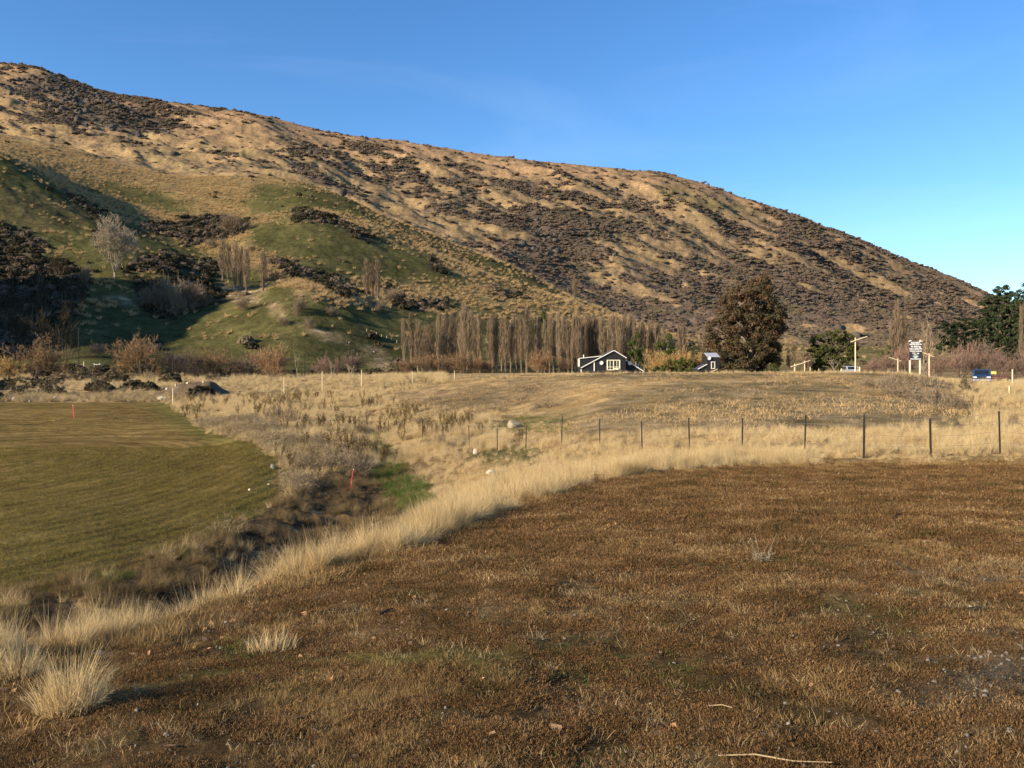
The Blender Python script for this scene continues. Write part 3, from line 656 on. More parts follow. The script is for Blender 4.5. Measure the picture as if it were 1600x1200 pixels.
# short mossy turf of the terrace
P_moss = protos('moss', M['moss'], lambda g, r: blades(g, 125, (.006, .020), .13, .0048, 1.05, r, .6, 2, tip=.4, z0=-.004), 5)
P_straw = protos('straw', M['dry'], lambda g, r: (blades(g, 16, (.04, .13), .10, .0026, 1.25, r, .3, 2, tip=.5, z0=.012)), 4)
P_short = protos('short_tuft', M['gold'], lambda g, r: blades(g, 45, (.03, .10), .09, .0035, .8, r, .5, 2), 4)
def tall(g, r):
    blades(g, 90, (.14, .42), .13, .0062, .6, r, .7, 4); blades(g, 26, (.36, .70), .07, .0045, .25, r, .45, 4)
P_tall = protos('tall_dry', M['dry'], tall, 7)
def flop(g, r): blades(g, 120, (.25, .60), .10, .006, .95, r, .8, 4)
P_flop = protos('leaning_dry', M['dry'], flop, 4)
P_lush = protos('lush', M['lush'], lambda g, r: blades(g, 90, (.08, .26), .22, .008, .6, r, .6, 3), 3)
P_crop = protos('crop', M['field'], lambda g, r: blades(g, 26, (.03, .075), .17, .007, .7, r, .5, 2), 4)
M['rank'] = blade_mat('rank_brown_grass', [(0, (.09, .06, .03)), (.5, (.20, .14, .065)), (1, (.42, .31, .16))], .25, .3, .3, .5)
def dock(g, r):
    P0, P1, W0, W1, lv = stems(r, 5, .55, .08, .25, 2, 3, .45, .018, wob=.2); ribbons(g, P0, P1, W0*1., W1, r, cross=True)
    Cn = P1[lv == 1]; Cn = np.repeat(Cn, 5, 0)+r.randn(len(Cn)*5, 3)*.03; cards(g, Cn, .025, r)
P_dock = protos('dock', M['rank'], dock, 5)
def bram(g, r):
    P0, P1, W0, W1, lv = stems(r, 26, .42, .32, 1.1, 3, 3, .62, .012, wob=.8, up=-.1); ribbons(g, P0, P1, np.maximum(W0, .006), np.maximum(W1, .005), r)
P_rank = protos('rank', M['rank'], flop, 4)
P_bram = protos('bramble', M['purple'], bram, 4)
P_tuss = protos('tussock', M['tussock'], lambda g, r: blades(g, 70, (.5, 1.2), .28, .06, .8, r, .8, 3), 4)
def shr(g, r):
    n = 230; a = r.randn(n, 3); a /= np.linalg.norm(a, axis=1, keepdims=True); a[:, 2] = np.abs(a[:, 2])
    lump = 1+.25*np.sin(a[:, 0]*5+r.rand()*6)*np.cos(a[:, 1]*4+r.rand()*6)
    Cn = a*lump[:, None]*np.array([1.0, 1.0, .8])*(.55+.45*r.rand(n)**.4)[:, None]; cards(g, Cn, .21, r, nrm=a)
P_shr = protos('shrub', M['scrub'], shr, 6)
def thk(g, r):
    for q_ in range(7):
        n = 120; a = r.randn(n, 3); a /= np.linalg.norm(a, axis=1, keepdims=True); a[:, 2] = np.abs(a[:, 2]); s_ = .5+.5*r.rand(); c_ = np.array([np.clip(r.randn()*.75, -1.3, 1.3), np.clip(r.randn()*.75, -1.3, 1.3), -.12])
        cards(g, c_+a*s_*np.array([1.1, 1.1, .8])*(.6+.4*r.rand(n))[:, None], .2, r, T=np.clip(r.rand()*.7+.3*r.rand(n), 0, 1), nrm=a)
P_thk = protos('thicket', M['scrub'], thk, 7)
P_dshr = protos('dark_shrub', M['darkscrub'], shr, 4)
def clod(g, r):
    n = 14; a = r.randn(n, 3); a /= np.linalg.norm(a, axis=1, keepdims=True); a[:, 2] = np.abs(a[:, 2]); cards(g, a*.6, .55, r, nrm=a)

def ico_rock(g, r, flat=.6):
    t = (1+5**.5)/2
    V = np.array([(-1, t, 0), (1, t, 0), (-1, -t, 0), (1, -t, 0), (0, -1, t), (0, 1, t), (0, -1, -t), (0, 1, -t), (t, 0, -1), (t, 0, 1), (-t, 0, -1), (-t, 0, 1)])/1.9
    T_ = [(0, 11, 5), (0, 5, 1), (0, 1, 7), (0, 7, 10), (0, 10, 11), (1, 5, 9), (5, 11, 4), (11, 10, 2), (10, 7, 6), (7, 1, 8), (3, 9, 4), (3, 4, 2), (3, 2, 6), (3, 6, 8), (3, 8, 9), (4, 9, 5), (2, 4, 11), (6, 2, 10), (8, 6, 7), (9, 8, 1)]
    V = V*(.7+.5*r.rand(12, 1))*np.array([1, .8, flat])
    g.add(V, np.array([(a, b, c, c) for a, b, c in T_]), r.rand(12))
def tri_proto(base, mat, n, flat=.6):
    L = []
    for i in range(n):
        g = G(); ico_rock(g, np.random.RandomState(i+50), flat)
        V = np.concatenate(g.V); Fq = np.concatenate(g.F)[:, :3]
        me = mesh_np(base, V, Fq, {'tint': ('FLOAT', np.concatenate(g.T))}); me.materials.append(mat)
        o = bpy.data.objects.new('%s_%d' % (base, i), me); PROT.objects.link(o); L.append(o)
    return L
P_peb = tri_proto('pebble', M['stone'], 5); P_peb2 = tri_proto('pale_pebble', M['palestone'], 4)
P_litter = protos('litter', M['leaf'], lambda g, r: cards(g, np.array([[0, 0, .012]]), .028, r, nrm=np.array([[.3, 0, 1.]])), 4)

Tm = onterrace*(YY > 1.2)
S = lambda n, m, p: sample(n, m.astype(float), p, r)
pts = S(46000, Tm*(.07+sstep(-.12, .25, fbm(XX*2.6+125, YY*2.6+9, 4)))*(1-.8*np.clip(grey, 0, 1)), 1.15); sc = (.55+.8*r.rand(len(pts)))*np.clip(pts[:, 1]/7, .75, 1.8)
scatter('mossy_turf', pts, P_moss, sc, r, .1)
dry_patch = Tm*(.12+sstep(.05, .4, fbm(XX*.7+40, YY*.7+9, 4)))
pts = S(3400, dry_patch, 1.0); scatter('dead_straw', pts, P_straw, .3+.3*r.rand(len(pts)), r, .1)
pts = S(2600, Tm*sstep(.12, .5, fbm(XX*.6+11, YY*.6+29, 4)), 1.0); scatter('short_dead_grass', pts, P_short, .3+.35*r.rand(len(pts)), r, .12)
pts = S(700, Tm*sstep(.25, .5, fbm(XX*.9+71, YY*.9+2, 3)), 1.); scatter('green_sprigs', pts, protos('sprig', M['lush'], lambda g, r: blades(g, 30, (.012, .04), .09, .004, .9, r, .5, 2), 3), .8, r)
pts = S(3600, Tm*(.25+grey*1.3), 1.1); scatter('gravel', pts, P_peb, .006+.016*r.rand(len(pts))**3, r, .5)
pts = S(170, Tm*1., .9); scatter('pale_gravel', pts, P_peb2, .007+.014*r.rand(len(pts))**2, r, .5)
leafz = Tm*(.03+sstep(-2.5, -.3, YY-k(2))*(PXX < 720))
pts = S(420, leafz, .8); scatter('fallen_leaves', pts, P_litter, .4+.6*r.rand(len(pts)), r, .3)
# rank dry grass: bank top, swale, marsh
lip = (YY > k(2)-.35) & (YY < k(2)+1.5)
clp = fbm(XX*.62+3, YY*.62, 4, .6)
pts = S(1550, lip*(PXX > 300)*(.012+sstep(.04, .28, clp))*(1-.6*sstep(1050, 1200, PXX)), .6); scatter('bank_grass', pts, P_tall+P_flop+P_rank[:1], (.3+.6*r.rand(len(pts))**1.5)*(1-.5*sstep(.2, .8, (pts[:, 0]/pts[:, 1]*F+800-1050)/300)), r, .22)
lipl = (YY > k(2)-.25) & (YY < k(2)+2.4) & (PXX <= 340)
pts = S(320, lipl*(.02+sstep(.0, .3, clp)), .3); scatter('near_bank_grass', pts, P_tall+P_flop, .35+.25*r.rand(len(pts)), r, .18)
fr = T*sstep(-1.6, -.1, YY-k(2)); pts = S(2200, fr*(.06+sstep(-.05, .3, clp)), .8); scatter('bank_edge_grass', pts, P_short, .8+.7*r.rand(len(pts)), r, .2)
ditch = (YY > k(2)+2) & (YY < k(4)+1)
nodk = 1-.75*ch
dden = ditch*(sstep(.05, .35, n3)*.07*(PXX < 640)+(.35+sstep(-.2, .3, n3))*(PXX >= 640)*(1-moss2*.9))*nodk
pts = S(4200, dden, .7); scatter('ditch_grass', pts, P_flop+P_tall, .45+.4*r.rand(len(pts)), r, .35)
pts = S(1700, ditch*(PXX < 660)*(YY > k(2)+3)*sstep(-.25, .25, fbm(XX*.8, YY*.8+7, 4))*nodk, .6); scatter('ditch_rank_grass', pts, P_rank, .4+.5*r.rand(len(pts)), r, .4)
RANK = soft([(240, 594), (560, 588), (660, 598), (560, 612), (640, 634), (770, 652), (780, 682), (860, 704), (920, 712), (700, 830), (560, 830), (300, 720)], 10)
md = m_*(1-infield)*nodk*(1-gp*.9)*(1-.75*strip)*(.2+sstep(-.2, .3, fbm(XX/5, YY/5+60, 4)))*(1-.9*brd)*RANK
pts = S(8500, md*(.1+sstep(-.05, .25, fbm(XX/2.2, YY/2.2+60, 4))), 1.1); scatter('marsh_grass', pts, P_tall+P_flop, (.65+.5*r.rand(len(pts)))*np.clip(pts[:, 1]/80, 1, 1.4), r, .2)
pts = S(3000, m_*strip*(.1+sstep(3, 9, YY-k(4)))*(.2+sstep(-.1, .3, n3)), .9); scatter('strip_grass', pts, P_flop+P_rank+P_tall[:2], .5+.5*r.rand(len(pts)), r, .3)
pts = S(330, m_*strip*(PXX-fedge > 6)*sstep(-.05, .3, fbm(XX/4, YY/4+160, 3)), .8); scatter('brambles', pts, P_bram, .6+.8*r.rand(len(pts)), r, .2)
pts = S(260, md*sstep(-.1, .3, fbm(XX/6+3, YY/6+33, 3)), .7); scatter('dock_stems', pts, P_dock, 1.0+.7*r.rand(len(pts)), r, .06)
pts = S(2400, ch*(.15+sstep(-.15, .2, fbm(XX*.7+40, YY*.7, 4)))+.4*strip*m_*sstep(.1, .3, n3)+.04*gp, .8); scatter('green_reeds', pts, P_lush, .5+.5*r.rand(len(pts)), r, .15)
pts = S(30000, infield*(YY < 52)*(.4+sstep(-.2, .3, n3)), 1.25)
rw = np.sqrt((pts[:, 0]+27)**2+((pts[:, 1]-41)*.62)**2)+.9*np.sin(pts[:, 0]*.11+pts[:, 1]*.07)+.5*np.sin(pts[:, 1]*.19)
pts = pts[np.sin(rw*9.5) > r.rand(len(pts))*2.4-1.3]; scatter('crop_seedlings', pts, P_crop, (.7+.5*r.rand(len(pts)))*np.clip(pts[:, 1]/28, 1, 1.7), r, .1)
# paddock beyond the fence: short cropped grass, pale stalks and a long strip this side of the fence
PF = (1-RANK)*(PXX > 560)*(YY > 24)*(1-infield)*((YY > k(3)-1) & (YY < k(7)))
fence_strip = sstep(930, 1000, PXX)*((YY > k(2)-.4) & (YY < k(2)+5.5-3*sstep(1250, 1420, PXX)))
pts = S(1700, fence_strip*(.08+sstep(-.05, .3, clp))*(1-.8*sstep(1120, 1350, PXX)), .8); scatter('fence_line_grass', pts, P_tall+P_flop, (.4+.35*r.rand(len(pts)))*(1-.5*sstep(.2, .9, (pts[:, 0]/pts[:, 1]*F+800-1100)/300)), r, .25)
pts = S(9500, PF*(.1+sstep(-.1, .3, fbm(XX/6, YY/9+20, 4))), 1.3); scatter('cropped_grass', pts, P_short, (.8+.6*r.rand(len(pts)))*np.clip(pts[:, 1]/40, 1, 1.5), r, .15)
stalk = protos('stalk', M['tussock'], lambda g, r: blades(g, 5, (.06, .20), .10, .012, 1.0, r, .3, 2, tip=.6), 4)
pts = S(17000, (PF+.3*brd*m_)*sstep(-.15, .25, fbm(XX/8+13, YY/14+20, 4))*(YY > 30), 1.35); scatter('pale_stalks', pts, stalk, .8+.8*r.rand(len(pts)), r, .2)
rg = soft([(1490, 600), (1600, 585), (2000, 585), (2000, 730), (1560, 720), (1430, 690), (1400, 676), (1500, 665), (1530, 640)], 14)*((YY > 24) & (YY < k(7)-6))
pts = S(3000, rg*(.15+sstep(-.1, .3, n2)), 1.1); scatter('rank_grass_by_the_road', pts, P_tall+P_flop, (.65+.55*r.rand(len(pts)))*np.clip(pts[:, 1]/60, 1, 1.3), r, .2)
crest = (np.abs(YY-k(6)) < 8) | (np.abs(YY-k(7)) < 12)
pts = S(1700, crest*(1-infield)*(PXX > 290)*(.03+sstep(0, .3, fbm(XX/6, YY/8+33, 3)))*(1-.7*sstep(1480, 1540, PXX)), .8); scatter('skyline_grass', pts, P_tall, .5+.5*r.rand(len(pts)), r, .15)
fl2 = (YY > k(6)+2) & (YY < k(9)-10) & (PXX < 700)
pts = S(3000, fl2*sstep(-.2, .3, n2), .8); scatter('valley_grass', pts, P_tall+P_flop, 1.4+.8*r.rand(len(pts)), r, .15)
edge2 = (YY > k(6)-3) & (YY < k(6)+14) & (PXX < 290)
pts = S(900, edge2*1., .5); scatter('field_end_scrub', pts, P_bram[:1]+P_flop+P_rank, 1.1+.9*r.rand(len(pts)), r, .15)
pts = S(300, (fl2*(PXX < 330)*sstep(.05, .3, fbm(XX/14, YY/9+5, 3)))+foot*(PXX < 640)*INF*1.2, .4); scatter('valley_scrub', pts, P_dshr+P_bram, 1.1+.9*r.rand(len(pts)), r, .1)
# hill cover
bank_t = near*INF*(1-mt)*(1-dark)
tn = fbm(XX/30+7, YY/30, 4); tn2 = fbm(u/45, v/12, 4)
pts = S(11000, bank_t*np.clip((1-green)*.9*sstep(-.4, .1, tn2)+green*sstep(.22, .36, tn2)*.5+green*.012, 0, 1)*(PYY < 560)*(1-sstep(500, 540, PYY)*.9)*(1-slip*.6), 1.0)
scatter('tussocks', pts, P_tuss, 1.0+1.3*r.rand(len(pts)), r, .15)
pts = S(2500, near*INF*(dark+.006*(1-mt)), .6); scatter('thicket_scrub', pts, P_dshr+P_shr[:2], 1.3+1.8*r.rand(len(pts))**2, r, .1)
pts = S(30000, onhill*((PXX > -60) & (PXX < 1660))*mt*(scr*(.35+.65*sstep(-.2, .2, fbm(XX/18, YY/18+3, 3)))+.022)*(1-.75*sstep(-90, -10, YY-k(17))), .9)
pts[:, 2] -= .3; scatter('mountain_scrub', pts, P_shr+P_thk, (1.1+2.4*r.rand(len(pts))**2)*np.clip(pts[:, 1]/1100, .7, 1.3), r, .1)

P_out = tri_proto('outcrop', M['rock'], 6, 1.0)
orm = soft([(0, 125), (70, 118), (160, 152), (220, 190), (228, 215), (150, 205), (90, 170), (0, 150)], 6)+.8*soft([(830, 350), (880, 355), (890, 395), (800, 400)], 6)+.5*soft([(1060, 290), (1130, 300), (1150, 325), (1080, 315)], 6)+.4*soft([(700, 280), (760, 275), (780, 320), (720, 320)], 6)
pts = S(700, onhill*mt*INF*(orm*sstep(-.1, .25, fbm(u/60+4, v/16, 4))+.006), .9); pts[:, 2] += .2; scatter('rock_outcrops', pts, P_out, (1.8+4.5*r.rand(len(pts))**3), r, .9)
pts = S(420, near*INF*(green*.4+slip*3)*(1-mt)*(PYY > 380), .8); scatter('hillside_stones', pts, P_peb+P_out, .2+.5*r.rand(len(pts))**2, r, .4)

# ------------------------------------------------------------------ trees and shrubs, one object each
def fit(segs, h, w, r, floor=True):
    P0, P1, W0, W1, lv = segs
    zmax = np.percentile(P1[:, 2], 99.6); rad = np.percentile(np.hypot(P1[:, 0], P1[:, 1]), 97)
    S = np.array([w/2/rad, w/2/rad, h/zmax]); P0 = P0*S; P1 = P1*S
    if floor: P0[:, 2] = np.maximum(P0[:, 2], -.1); P1[:, 2] = np.maximum(P1[:, 2], .05)
    return P0, P1, W0, W1, lv
def m_twigs(name, segs, mat, r, wmin=.03, toptint=0.):
    P0, P1, W0, W1, lv = segs; g = G(); h = P1[:, 2].max()
    T = .25+.35*r.rand(len(P0))+toptint*(P1[:, 2]/h)**1.5  # twig tint rises towards the tips
    ribbons(g, P0, P1, np.maximum(W0, wmin), np.maximum(W1, wmin*.7), r, np.clip(T, 0, 1)); return g.mesh(name, mat)
def m_limbs(name, segs, mat, maxlv, k_=1.0):
    P0, P1, W0, W1, lv = segs; mb = MB()
    for a, b, c, d in zip(P0[lv <= maxlv], P1[lv <= maxlv], W0[lv <= maxlv], W1[lv <= maxlv]):
        mb.tube([a, b], [c*k_/2, d*k_/2], 5)
    me = bpy.data.meshes.new(name); me.from_pydata(mb.v, [], mb.f); me.update(); me.materials.append(mat); return me
def bare_meshes(seed, h, w, stems_n, mat, ang=.9, lv=4, kids=4, wid=.18, trunk=0., up=.15, wob=.4, wmin=.03, top=.25, bark='bark', minang=.05):
    r = np.random.RandomState(seed)
    if trunk:
        segs = stems(r, stems_n, h*.5, .25, ang, lv, kids, .62, wid*.6, start=(0, 0, trunk), wob=wob, up=up, minang=minang)
        segs = fit(segs, h, w, r, False)
        z0 = segs[0][:, 2].min(); t = MB(); t.tube([(0, 0, -.5), (.1, .05, trunk*.5), (0, 0, segs[0][0, 2]+.3)], [wid*.75, wid*.6, wid*.5], 7)
        lim = m_limbs('trunk', segs, M[bark], 0, 1.); t2 = MB(); t2.v = t.v; t2.f = t.f
        t2.add([tuple(v.co) for v in lim.vertices], [tuple(p.vertices) for p in lim.polygons])
        me = bpy.data.meshes.new('trunk'); me.from_pydata(t2.v, [], t2.f); me.update(); me.materials.append(M[bark]); tr = me
    else:
        segs = fit(stems(r, stems_n, h*.45, w*.10, ang, lv, kids, .62, wid*.5, wob=wob, up=up, minang=minang), h, w, r)
        tr = m_limbs('trunk', segs, M[bark], 0, 1.)
    s2 = [a[segs[4] >= 1] for a in segs]
    return tr, m_twigs('crown', s2, M[mat], r, wmin, top), tr, None
def poplar_meshes(seed, h, w, mat='poplar', bark='bark'):
    r = np.random.RandomState(seed); t = MB(); t.tube([(0, 0, -.6), (.1, 0, h*.4), (0, .1, h*.93)], [.30, .2, .05], 6)
    tr = bpy.data.meshes.new('trunk'); tr.from_pydata(t.v, [], t.f); tr.update(); tr.materials.append(M[bark])
    P0 = []; P1 = []; W = []
    for i in range(95):
        f = .05+.87*r.rand()**.9; az = r.rand()*6.283; env = w/2*min(1, .45+f*1.6)*(1-f**3*.85)
        L = h*(.30-.16*f)*(.7+.5*r.rand()); p = np.array([0, 0, f*h*.9]); o = np.array([math.cos(az), math.sin(az), 0])
        q1 = p+o*env*.55*(.6+.5*r.rand())+np.array([0, 0, L*.35]); q2 = q1+o*env*.35*r.rand()+np.array([0, 0, L*.65]); q2[2] = min(q2[2], h)
        P0 += [p, q1]; P1 += [q1, q2]; W += [.11, .07]
        for j in range(11):
            a = q1+(q2-q1)*r.rand() if r.rand() < .7 else p+(q1-p)*(.4+.6*r.rand()); l = .7+1.3*r.rand(); b_ = a+np.append(r.randn(2)*.22, 1)*l; b_[2] = min(b_[2], h*1.01)
            P0.append(a); P1.append(b_); W.append(.06)
    P0 = np.array(P0); P1 = np.array(P1); W = np.array(W); g = G()
    cl = .5+.35*np.sin(P0[:, 0]*3+seed)*np.cos(P0[:, 2]*.7+seed)
    ribbons(g, P0, P1, W, W*.6, r, np.clip(cl*.6+.4*r.rand(len(P0)), 0, 1)); return tr, g.mesh('crown', M[mat])
def leafy_meshes(seed, outline, depth, nclump, crad, nleaf, size, mat, bark='bark', tint=lambda x, z, r: .2+.5*r.rand(), up=.2, squash=.75, limbs=16, trad=.5):
    """crown of leaf clumps that fills an outline given as (x, z); trunk and limbs reach into it"""
    r = np.random.RandomState(seed); xs = [p[0] for p in outline]; zs = [p[1] for p in outline]; C_ = []
    while len(C_) < nclump:
        x = min(xs)+(max(xs)-min(xs))*r.rand(); z = min(zs)+(max(zs)-min(zs))*r.rand()
        if not inside(outline, np.array([x]), np.array([z]))[0]: continue
        xa = np.linspace(min(xs), max(xs), 60); ins = xa[inside(outline, xa, np.full(60, z))]
        if len(ins) < 2: continue
        hw = (ins.max()-ins.min())/2; u_ = np.clip((x-(ins.max()+ins.min())/2)/max(hw, .1), -1, 1)
        y = (2*r.rand()-1)*depth/2*math.sqrt(max(0, 1-u_*u_))*min(1, hw/(max(xs)-min(xs))*2.6)
        if r.rand() < .35 and abs(y) < depth*.15: continue
        C_.append((x, y, z))
    C_ = np.array(C_); g = G()
    for c in C_:
        rr = crad*(.55+.7*r.rand()); n = int(nleaf*(.6+.7*r.rand())); a = r.randn(n, 3); a /= np.linalg.norm(a, axis=1, keepdims=True)
        P = c+a*rr*np.array([1, 1, squash])*(r.rand(n)**.45)[:, None]; nn = a+np.array([0, 0, up]); t = tint(c[0], c[2], r)
        cards(g, P, size, r, np.clip(t+.14*r.randn(n), 0, 1), nrm=nn)
    cr = g.mesh('crown', M[mat]); t = MB(); cx = float(np.mean(xs)); top = max(zs)
    t.tube([(cx, 0, -.8), (cx+.2, 0, top*.3), (cx, 0, top*.8)], [trad, trad*.7, trad*.15], 8)
    for c in C_[r.permutation(len(C_))[:limbs]]:
        z0 = max(.8, c[2]*.55); t.tube([(cx, 0, z0), ((cx+c[0])/2, c[1]/2, (z0+c[2])/2-.3), tuple(c)], [trad*.35, trad*.22, trad*.08], 5)
    me = bpy.data.meshes.new('trunk'); me.from_pydata(t.v, [], t.f); me.update(); me.materials.append(M[bark])
    return me, cr
def tree(name, label, cat, loc, tr, cr, rz=0., s=(1, 1, 1), group=None):
    o = thing(name, label, cat, loc, rz, group); o.scale = s
    a = bpy.data.objects.new('trunk', tr); COL.objects.link(a); a.parent = o
    b_ = bpy.data.objects.new('crown', cr); COL.objects.link(b_); b_.parent = o
    return o
def mpp(Y): return Y/F
ORD = ['1st', '2nd', '3rd']+['%dth' % i for i in range(4, 200)]
for i in (21, 31, 41, 51, 61, 71): ORD[i-1] = '%dst' % i
for i in (22, 32, 42, 52, 62, 72): ORD[i-1] = '%dnd' % i
for i in (23, 33, 43, 53, 63, 73): ORD[i-1] = '%drd' % i
rt = np.random.RandomState(5)
# the long row of Lombardy poplars on the valley floor
POP = [poplar_meshes(200+i, 20, (3.2, 3.8, 4.4, 3.0, 4.0, 3.5)[i]) for i in range(6)]
row = [(634, 496), (643, 487), (653, 500), (660, 520), (665, 505), (674, 506), (686, 487), (692, 490), (700, 498), (708, 488), (713, 486), (720, 473), (725, 475), (730, 481), (741, 490), (750, 486), (765, 491), (770, 500),
       (776, 486), (784, 492), (790, 497), (798, 495), (808, 488), (815, 490), (823, 479), (834, 488), (841, 492), (851, 498), (859, 490), (865, 494), (874, 485), (881, 489), (888, 494)]
px = 894
while px < 1032:
    row.append((px, 487+10*rt.rand()+(8 if px > 985 else 0))); px += 4.6+1.5*rt.rand()
row += [(1040, 505), (1062, 505), (1069, 503), (1104, 518)]
for i, (px, top) in enumerate(row):
    Y = 268+10*rt.rand()+(22 if i % 3 == 1 else 0)
    p = at(px, Y); h = (HOR-top)*Y/F-p.z; m_ix = rt.randint(6)
    where = 'behind the orange willows' if px < 860 else ('behind the black gabled house' if px < 1010 else 'right of the black gabled house')
    lab = 'bare poplar %s, %s from left in the long row' % (where, ORD[i])
    tree('poplar', lab, 'poplar', p-Vector((0, 0, .2)), *POP[m_ix], rz=rt.rand()*6, s=((.65+.75*rt.rand()),)*2+(h/20,), group='bare poplars in the long valley row').rotation_euler = (rt.randn()*.025, rt.randn()*.025, rt.rand()*6)
# poplars up on the hill
for px, top, bot, what in [(348, 373, 438, 'leftmost of the poplars standing below the gully bush'), (357, 380, 440, 'second from left of the hill poplars below the gully bush'), (367, 378, 450, 'third from left, on the bank edge below the gully'), (376, 384, 454, 'fourth from left, on the bank edge below the gully'),
       (385, 388, 456, 'fifth from left, leaning out over the pale bank'), (411, 391, 455, 'alone just right of the group of five'), (573, 404, 464, 'left one of the three by the scrub line'), (581, 410, 466, 'middle one of the three by the scrub line'), (590, 402, 469, 'right and tallest of the three by the scrub line'), (898, 428, 472, 'all alone on the ridge end above the long row')]:
    p = hit(px, bot, 240); h = (bot-top)*p.y/F
    tree('poplar', 'hillside poplar, '+what, 'poplar', p-Vector((0, 0, .8)), *POP[rt.randint(6)], rz=rt.rand()*6, s=(h/20*1.75,)*2+((h+1)/20,), group='bare poplars on the hillside')
for px, top, what in [(1402, 467, 'the tallest, above the crossbar post'), (1414, 488, 'the shorter one beside the tallest'), (1395, 500, 'small one at the left of the tallest'), (1597, 472, 'cut off by the right edge behind the pines')]:
    Y = 175; p = at(px, Y); h = (HOR-top)*Y/F-p.z
    tree('poplar', 'bare tan poplar left of the pines, '+what if px < 1500 else 'bare tan poplar '+what, 'poplar', p, *POP[rt.randint(6)], rz=rt.rand()*6, s=(.62, .62, h/20), group='tan poplars by the road')
for px, top, what in [(1232, 545, 'just right of the big gum tree'), (1240, 536, 'tallest, beside the low crossbar rail'), (1256, 548, 'left of the broad evergreen tree'), (1264, 552, 'touching the broad evergreen tree')]:
    Y = 190; p = at(px, Y); h = (HOR-top)*Y/F-p.z
    tree('young_poplar', 'thin pale young poplar '+what, 'poplar', p, *POP[rt.randint(6)], rz=rt.rand()*6, s=(.5, .5, h/20), group='young poplars beside the gum tree')
# orange willows
WIL = [bare_meshes(300+i, 9, 11, 16, 'rust', ang=1.15, lv=5, kids=4, wid=.22, wmin=.062, top=.45) for i in range(4)]
WGR = [bare_meshes(330+i, 9, 11, 15, 'brown', ang=1.1, lv=5, kids=4, wid=.2, wmin=.062, top=.3) for i in range(3)]
WYL = bare_meshes(345, 6, 8, 14, 'yellow', ang=1.2, lv=5, kids=4, wid=.15, wmin=.05, top=.3)
def shrub(name, label, cat, px, top, bot, wpx, Y, meshes, h0=9, w0=11, group=None, rz=None):
    p = at(px, Y) if Y else hit(px, bot, 20); h = (bot-top)*p.y/F; wd = wpx*p.y/F
    return tree(name, label, cat, p-Vector((0, 0, .1)), meshes[0], meshes[1], rz=rt.rand()*6 if rz is None else rz, s=(wd/w0, wd/w0, h/h0), group=group)
gW = 'bare willows along the valley floor'
shrub('willow', 'round orange-brown willow with dark branches at far left, beside the shaded hill', 'willow', 56, 514, 580, 92, 205, WIL[0], group=gW)
shrub('willow', 'pale yellow-tan willow cut by the left edge', 'willow', 4, 534, 582, 60, 200, WYL, 6, 8, gW)
shrub('willow', 'small rounded grey-pink willow above the white gate', 'willow', 152, 540, 562, 34, 262, WGR[0], group=gW)
shrub('willow', 'large orange-topped willow behind the soil heap', 'willow', 222, 523, 588, 84, 212, WIL[1], group=gW)
shrub('willow', 'low yellow willow at the left foot of the large orange-topped willow', 'willow', 192, 546, 576, 34, 216, WYL, 6, 8, gW)
shrub('willow', 'low brown willow between the large orange-topped willow and the next', 'willow', 285, 545, 590, 70, 216, WGR[1], group=gW)
shrub('willow', 'wide brown willow with orange tips right of the soil heap', 'willow', 335, 545, 590, 80, 220, WIL[2], group=gW)
shrub('willow', 'dark brown willow filling the gap before the round orange one', 'willow', 384, 553, 590, 60, 226, WGR[2], group=gW)
shrub('willow', 'rounded bright orange willow beside the thin pale trunk', 'willow', 428, 539, 590, 80, 212, WIL[3], group=gW)
shrub('willow', 'grey leafless willow right of the rounded bright orange one', 'willow', 508, 560, 591, 50, 240, WGR[0], group=gW)
shrub('willow', 'brownish willow below the pale earth slip', 'willow', 548, 555, 590, 56, 244, WGR[1], group=gW)
for i, (px, top, wd, mm, what) in enumerate([(634, 559, 44, 0, 'at the left end of the poplar row'), (672, 556, 40, 1, 'between the first poplars'), (702, 557, 44, 2, 'left of the tallest poplar'), (730, 554, 50, 3, 'under the tallest poplar'), (757, 560, 40, 0, 'two places right of the tallest poplar'),
        (744, 566, 46, 1, 'low, in front of the poplar feet'), (842, 550, 54, 2, 'in the middle of the poplar row'), (880, 562, 36, 3, 'just left of the black gabled house')]):
    shrub('willow', 'orange-brown bushy willow %s' % what, 'willow', px, top, 588, wd, 255+4*(i % 3), WIL[mm], group='orange willows under the poplars')
WTAN = [bare_meshes(350+i, 6, 8, 16, 'yellow', ang=1.25, lv=5, kids=4, wid=.12, wmin=.05, top=0) for i in range(2)]
for px, top, wd, what in [(1035, 548, 62, 'right behind the black gabled house'), (1068, 546, 56, 'taller, between the two houses'), (1093, 552, 50, 'above the roof of the small house')]:
    shrub('willow', 'tan leafless willow '+what, 'willow', px, top, 585, wd, 235, WTAN[px % 2], 6, 8, 'tan willows between the houses')
